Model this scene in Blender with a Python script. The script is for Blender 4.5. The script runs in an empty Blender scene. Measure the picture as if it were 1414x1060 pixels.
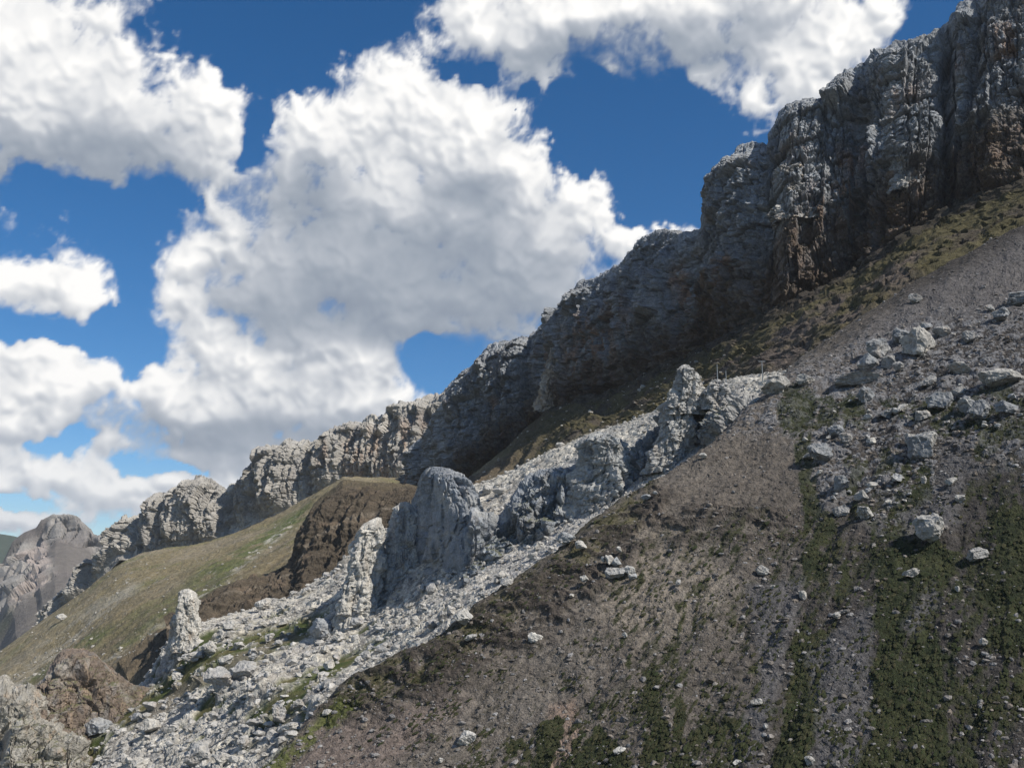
import bpy, math, random
import numpy as np
from mathutils import Vector, Matrix

# ------------------------------------------------------------------ camera, sky, sun
sc = bpy.context.scene
C = sc.collection
F = 1400.0                      # focal length in photo pixels (frame 1414 x 1060)
HOR = 800.0                     # photo row of the horizon
PITCH = math.atan((HOR - 530.0) / F)
cam = bpy.data.cameras.new('camera')
cam.sensor_fit = 'HORIZONTAL'; cam.sensor_width = 36.0
cam.lens = 36.0 * F / 1414.0
cam.clip_start = 1.0; cam.clip_end = 60000.0
cam_o = bpy.data.objects.new('camera', cam); C.objects.link(cam_o)
cam_o.location = (0, 0, 0)
cam_o.rotation_euler = (math.pi / 2 + PITCH, 0, 0)
sc.camera = cam_o
sc.view_settings.view_transform = 'Standard'
sc.view_settings.look = 'None'
sc.view_settings.exposure = 0.12
sc.view_settings.gamma = 1.0
sc.view_settings.use_curve_mapping = False
sc.cycles.max_bounces = 4
sc.cycles.diffuse_bounces = 2
sc.cycles.volume_bounces = 0

SUN_H = Vector((0.82, -0.57))   # horizontal direction towards the sun
SUN_EL = math.radians(43)
sd = Vector((SUN_H.x * math.cos(SUN_EL), SUN_H.y * math.cos(SUN_EL), math.sin(SUN_EL))).normalized()
sun = bpy.data.lights.new('sun', 'SUN'); sun.energy = 5.0; sun.angle = math.radians(0.5)
sun.color = (1.0, 0.93, 0.82)
sun_o = bpy.data.objects.new('sun', sun); C.objects.link(sun_o)
sun_o.rotation_euler = sd.to_track_quat('Z', 'Y').to_euler()

SKY_STR, SKY_SAT = 0.10, 1.32
def build_world():
    w = bpy.data.worlds.new('World'); sc.world = w; w.use_nodes = True
    nt = w.node_tree; nt.nodes.clear()
    sky = nt.nodes.new('ShaderNodeTexSky'); sky.sky_type = 'NISHITA'; sky.sun_disc = False
    sky.sun_elevation = SUN_EL
    sky.sun_rotation = math.atan2(SUN_H.x, SUN_H.y)
    sky.altitude = 2200; sky.dust_density = 0.35; sky.ozone_density = 3.0; sky.air_density = 1.0
    hs = nt.nodes.new('ShaderNodeHueSaturation'); hs.inputs['Saturation'].default_value = SKY_SAT
    bg = nt.nodes.new('ShaderNodeBackground'); bg.inputs['Strength'].default_value = SKY_STR
    out = nt.nodes.new('ShaderNodeOutputWorld')
    nt.links.new(sky.outputs[0], hs.inputs['Color']); nt.links.new(hs.outputs[0], bg.inputs[0]); nt.links.new(bg.outputs[0], out.inputs[0])
build_world()


# ------------------------------------------------------------------ numpy noise
f4 = np.float32
def _hash(ix, iy, iz, seed):
    h = (ix.astype(np.uint32) * np.uint32(374761393) + iy.astype(np.uint32) * np.uint32(668265263)
         + iz.astype(np.uint32) * np.uint32(2147483647) + np.uint32((seed * 974711 + 12345) & 0xffffffff))
    h ^= h >> np.uint32(13); h *= np.uint32(1274126177); h ^= h >> np.uint32(16)
    h *= np.uint32(2246822519); h ^= h >> np.uint32(13)
    return h
def _r(h, k):
    g = (h * np.uint32((2654435761 + 40503 * k) & 0xffffffff))
    g ^= g >> np.uint32(15); g *= np.uint32(2246822519); g ^= g >> np.uint32(13)
    return (g & np.uint32(0xffffff)).astype(f4) / f4(0xffffff)
def perlin(p, seed=0):
    x, y, z = (p[..., i].astype(f4) for i in range(3))
    X, Y, Z = np.floor(x), np.floor(y), np.floor(z)
    fx, fy, fz = x - X, y - Y, z - Z
    X = X.astype(np.int64); Y = Y.astype(np.int64); Z = Z.astype(np.int64)
    u, v, w = (t * t * t * (t * (t * 6 - 15) + 10) for t in (fx, fy, fz))
    r = 0
    for dx in (0, 1):
        wx = u if dx else 1 - u
        for dy in (0, 1):
            wy = v if dy else 1 - v
            for dz in (0, 1):
                wz = w if dz else 1 - w
                h = _hash(X + dx, Y + dy, Z + dz, seed)
                gx = (h & np.uint32(1023)).astype(f4) / 511.5 - 1
                gy = ((h >> np.uint32(10)) & np.uint32(1023)).astype(f4) / 511.5 - 1
                gz = ((h >> np.uint32(20)) & np.uint32(1023)).astype(f4) / 511.5 - 1
                r = r + wx * wy * wz * (gx * (fx - dx) + gy * (fy - dy) + gz * (fz - dz))
    return r * 1.1
def fbm(p, o=4, seed=0, gain=0.5, lac=2.03):
    a, s, t = 1.0, 0, 0
    for i in range(o):
        s = s + a * perlin(p, seed + i * 17); t += a; a *= gain; p = p * lac + 3.7
    return s / t * 1.6
def ridged(p, o=4, seed=0, gain=0.5):
    a, s, t = 1.0, 0, 0
    for i in range(o):
        s = s + a * (1 - 2.6 * np.abs(perlin(p, seed + i * 13))); t += a; a *= gain; p = p * 2.07 + 1.3
    return s / t
def facets(p, seed=0, tilt=1.0, jit=0.9, full=False):
    """cellular noise: every cell is a tilted plane with its own offset; returns (value, edge distance, cell id in 0..1)"""
    shp = p.shape[:-1]; q = p.reshape(-1, 3).astype(f4)
    base = np.floor(q).astype(np.int64)
    n = len(q)
    d1 = np.full(n, 9e9, f4); d2 = np.full(n, 9e9, f4); val = np.zeros(n, f4); cid = np.zeros(n, f4)
    for dx in (-1, 0, 1):
        for dy in (-1, 0, 1):
            for dz in (-1, 0, 1):
                b = base + np.array((dx, dy, dz))
                h = _hash(b[:, 0], b[:, 1], b[:, 2], seed)
                r1, r2, r3 = _r(h, 1), _r(h, 2), _r(h, 3)
                vx = q[:, 0] - (b[:, 0] + 0.5 + jit * (r1 - 0.5)); vy = q[:, 1] - (b[:, 1] + 0.5 + jit * (r2 - 0.5)); vz = q[:, 2] - (b[:, 2] + 0.5 + jit * (r3 - 0.5))
                d = vx * vx + vy * vy + vz * vz
                m = d < d1
                d2 = np.where(m, d1, np.minimum(d2, d))
                r4, r5 = _r(h, 4), _r(h, 5)
                vv = (r4 - 0.5) + tilt * ((r1 - 0.5) * vy + (r2 - 0.5) * vz * 1.2 + (r5 - 0.5) * vx) * 2
                val = np.where(m, vv, val); cid = np.where(m, r5, cid)
                d1 = np.where(m, d, d1)
    if full: return val.reshape(shp), np.sqrt(d1).reshape(shp), cid.reshape(shp)
    return val.reshape(shp), (np.sqrt(d2) - np.sqrt(d1)).reshape(shp), cid.reshape(shp)
def stones(p, seed, tilt=.5, keep=.3):
    """rounded blocks of uneven size lying side by side: height 0..1, block id"""
    v, d, c = facets(p, seed, tilt, .95, True)
    r = .38 + .34 * c
    dome = np.clip(1 - (d / r) ** 2, 0, 1) ** .38
    return dome * (c > keep) * (.35 + .65 * c) * (1 + .9 * v), c
def blocks(s, z, w, h, seed, tilt=.8):
    """jointed rock: columns of unequal height split by level beds; every block has its own depth and tilt. returns value, joint distance, id"""
    a = s / w; ci = np.floor(a); fa = a - ci
    # unequal column widths
    k = (_r(_hash(ci.astype(np.int64), ci.astype(np.int64) * 0, ci.astype(np.int64) * 0, seed + 5), 2) - .5) * .5 + .5
    half = fa > k; ca = ci * 2 + half; lo = np.where(half, k, 0); wd = np.where(half, 1 - k, k); fx = (fa - lo) / wd
    ca = ca.astype(np.int64)
    b = z / h + 7 * _r(_hash(ca, ca * 0, ca * 0, seed), 1); ri = np.floor(b); fz = b - ri; ri = ri.astype(np.int64)
    H = _hash(ca, ri, ca * 0 + seed, seed + 3)
    r1, r2, r3 = _r(H, 1), _r(H, 2), _r(H, 3)
    val = (r1 - .5) + tilt * ((r2 - .5) * (fx - .5) + (r3 - .35) * (.5 - fz) * .8)
    e = np.minimum(np.minimum(fx, 1 - fx) * wd * w, np.minimum(fz, 1 - fz) * h)
    return val.astype(f4), e, r3
def smooth(a, b, x):
    t = np.clip((x - a) / (b - a), 0, 1); return t * t * (3 - 2 * t)

# ------------------------------------------------------------------ photo pixel <-> place
cp, sp = math.cos(PITCH), math.sin(PITCH)
def at(px, py, Y):
    """the point at distance Y (along world +Y) seen at photo pixel px, py"""
    px = np.asarray(px, float); py = np.asarray(py, float); Y = np.asarray(Y, float)
    a = (px - 707.0) / F; b = (530.0 - py) / F
    wy = cp - b * sp; wz = sp + b * cp
    k = Y / wy
    return np.stack([a * k, wy * k, wz * k], -1)
def proj(P):
    x, y, z = P[..., 0], P[..., 1], P[..., 2]
    d = y * cp + z * sp; u = -y * sp + z * cp
    return 707.0 + F * x / d, 530.0 - F * u / d, d
def planeY(px, py, a, b, c):
    """Y at which the ray through a pixel meets the plane z = a + b x + c y"""
    P = at(px, py, 1.0)
    return a / (P[..., 2] - b * P[..., 0] - c)
def row_x(pts, xs):
    pts = np.array(pts, float)
    return at(xs, np.interp(xs, pts[:, 0], pts[:, 1]), np.interp(xs, pts[:, 0], pts[:, 2]))
def row_a(pts, n):
    pts = np.array(pts, float)
    d = np.r_[0, np.cumsum(np.hypot(*np.diff(pts[:, :2], axis=0).T))]
    t = np.linspace(0, d[-1], n)
    return at(*(np.interp(t, d, pts[:, i]) for i in range(3)))
def skin(rows, nv, pos=None, smooth_rows=True):
    """dense grid (nv, nu, 3) through the rows of points"""
    R = np.stack(rows); n = len(R)
    pos = np.arange(n, dtype=float) if pos is None else np.array(pos, float)
    t = np.linspace(pos[0], pos[-1], nv)
    out = np.empty((nv,) + R.shape[1:])
    for k, tt in enumerate(t):
        i = min(n - 2, int(np.searchsorted(pos, tt, 'right')) - 1); i = max(i, 0)
        f = (tt - pos[i]) / (pos[i + 1] - pos[i])
        if smooth_rows:
            h = pos[i + 1] - pos[i]
            m0 = (R[i + 1] - R[i - 1]) / (pos[i + 1] - pos[i - 1]) if i > 0 else (R[1] - R[0]) / h
            m1 = (R[i + 2] - R[i]) / (pos[i + 2] - pos[i]) if i < n - 2 else (R[i + 1] - R[i]) / h
            out[k] = ((2 * f**3 - 3 * f**2 + 1) * R[i] + (f**3 - 2 * f**2 + f) * h * m0 * .7
                      + (-2 * f**3 + 3 * f**2) * R[i + 1] + (f**3 - f**2) * h * m1 * .7)
        else:
            out[k] = R[i] * (1 - f) + R[i + 1] * f
    return out
def normals(P, flip=None):
    N = np.cross(np.gradient(P, axis=1), np.gradient(P, axis=0))
    N /= np.linalg.norm(N, axis=-1, keepdims=True) + 1e-9
    s = np.sign(-np.median(np.sum(N * P, -1))) if flip is None else flip
    return N * s
def blur(A, k):
    for ax in (0, 1):
        B = np.pad(A, [(k, k) if i == ax else (0, 0) for i in range(A.ndim)], mode='edge')
        c = np.cumsum(B, axis=ax); n = 2 * k + 1
        hi = np.take(c, range(n - 1, c.shape[ax]), axis=ax)
        lo = np.concatenate([np.zeros_like(np.take(c, [0], axis=ax)), np.take(c, range(0, c.shape[ax] - n), axis=ax)], axis=ax)
        A = (hi - lo) / n
    return A

# ------------------------------------------------------------------ mesh helpers
def tag(o, label=None, cat=None, group=None, kind=None):
    if label: o['label'] = label
    if cat: o['category'] = cat
    if group: o['group'] = group
    if kind: o['kind'] = kind
    return o
def make_mesh(name, V, faces, mat, col=None, smooth_shade=False):
    """faces: (n,3) or (n,4) array"""
    me = bpy.data.meshes.new(name)
    V = np.ascontiguousarray(V.reshape(-1, 3), dtype=f4); faces = np.ascontiguousarray(faces, dtype=np.int32)
    n, k = faces.shape
    me.vertices.add(len(V)); me.vertices.foreach_set('co', V.ravel())
    me.loops.add(n * k); me.loops.foreach_set('vertex_index', faces.ravel())
    me.polygons.add(n)
    me.polygons.foreach_set('loop_start', np.arange(0, n * k, k, dtype=np.int32))
    me.polygons.foreach_set('use_smooth', np.full(n, smooth_shade, dtype=bool))
    if col is not None:
        a = me.attributes.new('col', 'FLOAT_COLOR', 'POINT')
        cc = np.ones((len(V), 4), f4); cc[:, :3] = np.clip(col.reshape(-1, 3), 0.004, 1)
        a.data.foreach_set('color', cc.ravel())
    me.materials.append(mat)
    me.update(calc_edges=True)
    return me
def grid_faces(nv, nu, wrap=False):
    i = np.arange(nv * nu).reshape(nv, nu)
    if wrap: i = np.concatenate([i, i[:, :1]], 1)
    return np.stack([i[:-1, :-1], i[:-1, 1:], i[1:, 1:], i[1:, :-1]], -1).reshape(-1, 4)
def link(name, me, parent=None):
    o = bpy.data.objects.new(name, me); C.objects.link(o)
    if parent: o.parent = parent
    return o
def sheet(name, P, mat, col, label, smooth_shade=False, flip=False):
    fc = grid_faces(*P.shape[:2])
    N = normals(P, 1)
    o = link(name, make_mesh(name, P, fc, mat, col, smooth_shade))
    return tag(o, label, kind='structure')

def surface_mat(name, rough=0.95, s1=0.6, s2=3.0, contrast=0.5, bump=0.5, bdist=1.0, spec=0.2, cracks=0):
    """base colour = the surface's own colour attribute broken up by two scales of noise; bump on the same scales (metres)"""
    m = bpy.data.materials.new(name); m.use_nodes = True
    nt = m.node_tree; N = nt.nodes; L = nt.links
    b = N['Principled BSDF']; b.inputs['Roughness'].default_value = rough
    b.inputs['Specular IOR Level'].default_value = spec
    at_ = N.new('ShaderNodeAttribute'); at_.attribute_name = 'col'
    geo = N.new('ShaderNodeNewGeometry')
    def noise(scale, det):
        t = N.new('ShaderNodeTexNoise'); t.inputs['Scale'].default_value = scale
        t.inputs['Detail'].default_value = det; t.inputs['Roughness'].default_value = 0.65
        L.new(geo.outputs['Position'], t.inputs['Vector']); return t
    n1, n2 = noise(1.0 / s1, 3.0), noise(1.0 / s2, 3.0)
    add = N.new('ShaderNodeMath'); add.operation = 'ADD'
    L.new(n1.outputs[0], add.inputs[0]); L.new(n2.outputs[0], add.inputs[1])
    if cracks:
        vo = N.new('ShaderNodeTexVoronoi'); vo.feature = 'F1'; vo.inputs['Scale'].default_value = 1.0 / cracks
        mp = N.new('ShaderNodeMapping'); mp.inputs['Scale'].default_value = (1, 1, .75)
        wv = N.new('ShaderNodeVectorMath'); wv.operation = 'MULTIPLY_ADD'; wv.inputs[1].default_value = (s2 * .35,) * 3
        L.new(n2.outputs[1], wv.inputs[0]); L.new(geo.outputs['Position'], wv.inputs[2]); L.new(wv.outputs[0], mp.inputs[0]); L.new(mp.outputs[0], vo.inputs['Vector'])
        ad2 = N.new('ShaderNodeMath'); ad2.operation = 'MULTIPLY_ADD'; ad2.inputs[1].default_value = .9
        L.new(vo.outputs['Distance'], ad2.inputs[0]); L.new(add.outputs[0], ad2.inputs[2]); hsock = ad2.outputs[0]
    else: hsock = add.outputs[0]
    mr = N.new('ShaderNodeMapRange'); mr.inputs['From Min'].default_value = 0.7; mr.inputs['From Max'].default_value = 1.3
    mr.inputs['To Min'].default_value = 1 - contrast; mr.inputs['To Max'].default_value = 1 + contrast
    L.new(add.outputs[0], mr.inputs[0])
    mul = N.new('ShaderNodeVectorMath'); mul.operation = 'MULTIPLY'
    cb = N.new('ShaderNodeCombineXYZ')
    for i in range(3): L.new(mr.outputs[0], cb.inputs[i])
    L.new(at_.outputs['Color'], mul.inputs[0]); L.new(cb.outputs[0], mul.inputs[1])
    L.new(mul.outputs[0], b.inputs['Base Color'])
    bp = N.new('ShaderNodeBump'); bp.inputs['Strength'].default_value = bump; bp.inputs['Distance'].default_value = bdist
    L.new(hsock, bp.inputs['Height']); L.new(bp.outputs[0], b.inputs['Normal'])
    return m
M_ROCK = surface_mat('limestone', s1=1.2, s2=5, contrast=0.34, bump=0.9, bdist=1.3, cracks=2.6)
M_GROUND = surface_mat('scree_ground', s1=0.7, s2=2.5, contrast=0.6, bump=0.9, bdist=0.9)
M_FAR = surface_mat('far_rock', s1=6, s2=30, contrast=0.3, bump=0.8, bdist=8)
M_PLANT = surface_mat('low_shrub_leaves', s1=0.25, s2=1.2, contrast=0.5, bump=0.8, bdist=0.4)

def mixc(a, b, t):
    t = np.asarray(t)[..., None]; return a * (1 - t) + np.array(b) * t
def colfill(P, c):
    return np.broadcast_to(np.array(c, float), P.shape).copy()

# poly mask in photo pixels -> 0..1 (soft)
def poly_mask(px, py, poly, soft=8.0):
    poly = np.array(poly, float)
    inside = np.zeros(px.shape, bool); d = np.full(px.shape, 1e9)
    for i in range(len(poly)):
        x1, y1 = poly[i]; x2, y2 = poly[(i + 1) % len(poly)]
        cnd = ((y1 > py) != (y2 > py)) & (px < (x2 - x1) * (py - y1) / (y2 - y1 + 1e-9) + x1)
        inside ^= cnd
        t = np.clip(((px - x1) * (x2 - x1) + (py - y1) * (y2 - y1)) / ((x2 - x1)**2 + (y2 - y1)**2 + 1e-9), 0, 1)
        d = np.minimum(d, np.hypot(px - x1 - t * (x2 - x1), py - y1 - t * (y2 - y1)))
    sdist = np.where(inside, d, -d)
    return smooth(-soft, soft, sdist)

# ------------------------------------------------------------------ clouds: one far shell of cumulus, clear round the sun
CLOUDS = [  # photo column, row, half width, half height
 (0,110,150,150),(90,150,130,115),(165,165,110,100),(215,165,90,95),(285,130,68,58),(250,225,95,62),(30,225,120,60),(300,190,55,60),(145,215,100,70),
 (298,290,58,62),(300,345,66,50),(270,365,42,34),(335,250,50,60),(340,400,66,34),
 (420,170,74,66),(500,160,85,66),(590,158,110,68),(665,178,86,78),(385,255,66,78),(480,260,150,120),(620,300,190,120),(730,290,110,110),(740,350,130,95),(820,290,70,50),
 (620,420,190,72),(455,390,135,72),(720,410,130,62),(875,322,46,26),(560,450,120,45),(455,415,90,55),
 (640,20,70,56),(700,50,75,56),(800,20,170,66),(920,20,180,78),(1040,60,115,70),(1100,100,72,50),(1050,145,34,34),(850,85,56,36),(750,95,60,28),(970,100,50,30),(1135,70,34,50),(1080,0,60,60),
 (290,440,74,58),(330,490,110,90),(430,505,90,60),(515,515,85,64),(225,560,110,62),(330,570,160,70),(470,565,120,46),(545,560,60,24),(200,530,60,40),
 (40,500,62,36),(20,560,80,70),(110,495,44,26),(130,545,100,44),(150,620,72,34),(60,585,60,30),
 (20,385,76,34),(88,415,42,30),
 (60,665,90,40),(150,680,92,42),(235,685,55,30),(290,650,100,44),(0,725,60,22),(350,620,80,60),(950,315,50,24),(1212,22,20,16),(975,295,24,24),(420,620,80,50),
]
GAPS = [(345,190,16,46),(135,275,95,32),(200,275,60,24),(606,506,36,30),(92,614,34,10),(175,470,46,44),(60,465,60,14),(215,655,34,10),(20,700,30,10),(700,150,1,1),(640,92,36,12),(720,112,26,14),(345,60,70,60),(820,170,70,60),(940,220,80,90),(240,650,24,8)]
SHADES = [(590,370,230,95),(640,455,200,60),(430,420,110,45),(50,240,160,42),(170,205,90,60),(270,600,120,36),(420,600,110,40),(800,70,170,36),(950,70,120,40),(420,270,60,60),(650,265,60,30)]
def cloud_field(az, el, inside, seed=0):
    """height of the cloud front (0 = none), opacity and brightness on an az/el grid"""
    d = np.stack([np.sin(az) * np.cos(el), np.cos(az) * np.cos(el), np.sin(el)], -1)
    w1 = fbm(d * 7, 4, 901); w2 = fbm(d * 7 + 5, 4, 902)
    f1 = fbm(d * 26, 4, 903); f2 = fbm(d * 26 + 9, 4, 904)
    A = az + .034 * w1 + .016 * f1; E = el + .028 * w2 + .016 * f2
    def blob(b, k=1.0):
        a, bb = (b[0] - 707.0) / F, (530.0 - b[1]) / F
        wy, wz = cp - bb * sp, sp + bb * cp
        A0 = math.atan2(a, wy); E0 = math.atan2(wz, math.hypot(a, wy))
        return np.sqrt(((A - A0) * F * max(math.cos(A0) ** 2, .7)  / b[2]) ** 2 + ((E - E0) * F / b[3]) ** 2)
    def union(lst, k=5.0):
        s = 0
        for b in lst: s = s + np.exp(-k * np.clip(blob(b), 0, 6))
        return 1 + np.log(s + 1e-12) / k
    B = union(CLOUDS); 
    rg = fbm(d * 20, 5, 945, gain=.65)
    for g in GAPS:
        q = blob(g) + .85 * rg; B = B - 1.1 * smooth(1.25, .55, q) - .45 * np.exp(-(q / 1.7) ** 2)
    S = union(SHADES, 3.0)
    if not inside.all():
        gen = fbm(d * (2.6, 2.6, 4.5), 3, 930) * 2.6 - .60
        B = B * inside + gen * (1 - inside); S = S * inside - (1 - inside) * .2 + (1 - inside) * .5 * fbm(d * 3, 2, 931)
    def puff(dd, o, s):
        a, t, r = 1.0, 0, 0
        for i in range(o):
            r = r + a * (3.4 * np.sqrt(perlin(dd, s + i) ** 2 + .0012) - .5); t += a; a *= .52; dd = dd * 2.05 + .7
        return r / t
    wd = d + .012 * np.stack([f1, f2, f1 - f2], -1)
    bil = puff(wd * 11, 5, 910)                  # round heads with creases between
    fine = fbm(wd * 60, 5, 920, gain=.6)
    rag = fbm(d * 16, 6, 940, gain=.6)
    f = B + .55 * bil + .30 * fine + .55 * rag + .10
    wis = fbm(d * (34, 34, 20) + 4 * w1[..., None], 5, 925, gain=.62)
    soft = .40 + .55 * smooth(-.6, .4, S) * smooth(.9, .2, f)
    alpha = smooth(0, 1, (f + .34 * wis + .10 * fine + .14) / (soft + .14))
    h = np.sqrt(np.clip(f + .05, 0, 1.6)) * .75 + (.42 * bil + .12 * puff(wd * 30, 4, 950) + .08 * rag) * smooth(0, .5, f) + .02 * fine * smooth(0, .3, f) + .5 * np.clip(B, 0, 1)
    h = blur(h, 1)
    return f, alpha, h, S, B
def light_clouds(h, f, S, step, xs=None, ys=None):
    """sun from above and to the right behind the viewer; step = grid spacing in photo pixels"""
    zs = 62.0 / step
    if xs is None: gx = np.gradient(h, axis=1) * zs; gy = np.gradient(h, axis=0) * zs    # rows go up
    else: gx = np.gradient(h, xs, axis=1) * 62; gy = np.gradient(h, ys, axis=0) * 62
    n = np.sqrt(1 + gx * gx + gy * gy)
    lam = (gx * -.30 + gy * -.62 + .62) / n
    hb = blur(blur(h, max(1, int(14 / step))), max(1, int(14 / step)))
    hB = blur(blur(h, max(1, int(34 / step))), max(1, int(34 / step)))
    k_ = int(50 / step); up = np.concatenate([hB[k_:], np.repeat(hB[-1:], k_, 0)], 0)
    shade = smooth(-.5, .8, S)
    var = .65 + .6 * smooth(-.4, .4, blur(h - hB, 6))
    lum = .66 + (.27 * lam + .62 * (h - hb)) * (1 - .62 * shade) * var + .16 * (h - hB) - .16 * np.clip(up - hB + .1, -.3, .6) - .44 * shade
    lum = lum + .14 * smooth(.6, .0, f) - .03
    lum = .6 * lum + .4 * blur(lum, 1)
    return np.clip(lum, 0, 1)
def cloud_rgb(lum, el):
    xs = [0, .25, .5, .75, 1]
    r = np.interp(lum, xs, [.22, .32, .46, .72, .98]); g = np.interp(lum, xs, [.26, .36, .49, .73, .965]); b = np.interp(lum, xs, [.33, .42, .54, .745, .94])
    c = np.stack([r, g, b], -1)
    k = smooth(.16, .0, el)[..., None] * .35
    return c * (1 - k) + np.array((.55, .60, .66)) * k
def axis(fine0, fine1, step, lo, hi, coarse):
    a = list(np.arange(fine0, fine1, step)); s = step; x = a[0]
    while x > lo: s = min(s * 1.25, coarse); x -= s; a.insert(0, max(x, lo))
    s = step; x = a[-1]
    while x < hi: s = min(s * 1.25, coarse); x += s; a.append(min(x, hi))
    return np.array(a)

def build_clouds():
    ax = axis(-.53, .53, .0017, -math.pi, math.pi, .03); ay = axis(-.03, .57, .0017, -.06, 1.35, .04)
    az, el = np.meshgrid(ax, ay)
    inside = smooth(.66, .54, np.abs(az)) * smooth(.72, .58, el)
    f, al, h, S, B = cloud_field(az, el, inside)
    lum = light_clouds(h, f, S, 2.4, ax * F, ay * F)
    # wisps
    D = np.stack([np.sin(az) * np.cos(el), np.cos(az) * np.cos(el), np.sin(el)], -1)
    gap = np.degrees(np.arccos(np.clip(D @ np.array(sd), -1, 1)))
    al = al * smooth(14, 30, gap) * smooth(1.35, 1.2, el)
    c = cloud_rgb(lum, el)
    m = bpy.data.materials.new('cloud'); m.use_nodes = True
    nt = m.node_tree; nt.nodes.clear()
    a1 = nt.nodes.new('ShaderNodeAttribute'); a1.attribute_name = 'col'
    em = nt.nodes.new('ShaderNodeEmission'); tr = nt.nodes.new('ShaderNodeBsdfTransparent'); mx = nt.nodes.new('ShaderNodeMixShader'); o = nt.nodes.new('ShaderNodeOutputMaterial')
    nt.links.new(a1.outputs['Color'], em.inputs[0]); nt.links.new(a1.outputs['Alpha'], mx.inputs[0])
    nt.links.new(tr.outputs[0], mx.inputs[1]); nt.links.new(em.outputs[0], mx.inputs[2]); nt.links.new(mx.outputs[0], o.inputs[0])
    m.cycles.emission_sampling = 'NONE'
    P = D * 30000.0
    me = make_mesh('sky_clouds', P, grid_faces(*az.shape), m, c, True)
    cc = np.ones((az.size, 4), f4); cc[:, :3] = c.reshape(-1, 3); cc[:, 3] = al.ravel()
    me.attributes['col'].data.foreach_set('color', cc.ravel())
    tag(link('sky_clouds', me), 'white and grey cumulus clouds across the blue sky', kind='structure')
build_clouds()
# ------------------------------------------------------------------ cliffs
ROCK = (0.33, 0.33, 0.325); PALE = (0.47, 0.455, 0.42); ORANGE = (0.31, 0.19, 0.12); BROWN = (0.13, 0.10, 0.075)
GRASS = (0.085, 0.10, 0.028); DRYGRASS = (0.17, 0.145, 0.075); SCREE = (0.19, 0.165, 0.145)

SKY1 = [(560,640),(590,600),(606,572),(618,555),(628,530),(640,515),(650,508),(662,500),(675,485),(690,475),(705,473),(722,470),(735,468),(742,460),(760,440),(775,425),(780,412),(795,408),(800,395),(830,383),(845,378),(862,362),(875,345),(888,330),(900,325),(925,322),(945,326),(958,322),(968,318),(971,300),(974,280),(978,255),(985,240),(1000,225),(1020,212),(1040,203),(1062,202),(1066,180),(1071,165),(1080,152),(1100,145),(1120,143),(1145,145),(1152,120),(1165,105),(1180,90),(1200,80),(1220,70),(1240,65),(1262,58),(1285,55),(1292,40),(1310,22),(1330,8),(1345,0),(1375,-30),(1414,-60),(1500,-110),(1650,-200)]
FOOT1 = [(560,715),(600,690),(640,668),(690,632),(730,602),(765,570),(800,554),(850,547),(900,522),(940,508),(1000,478),(1060,440),(1120,412),(1180,385),(1240,345),(1300,310),(1350,290),(1414,268),(1500,225),(1650,150)]
def wallY(px):      # how the main wall's foot runs away to the left
    return np.interp(px, [560, 600, 620, 740, 790, 900, 970, 1060, 1180, 1240, 1320, 1414, 1650], [1660, 1520, 1425, 1350, 1255, 1090, 985, 905, 882, 846, 832, 800, 740])

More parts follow.
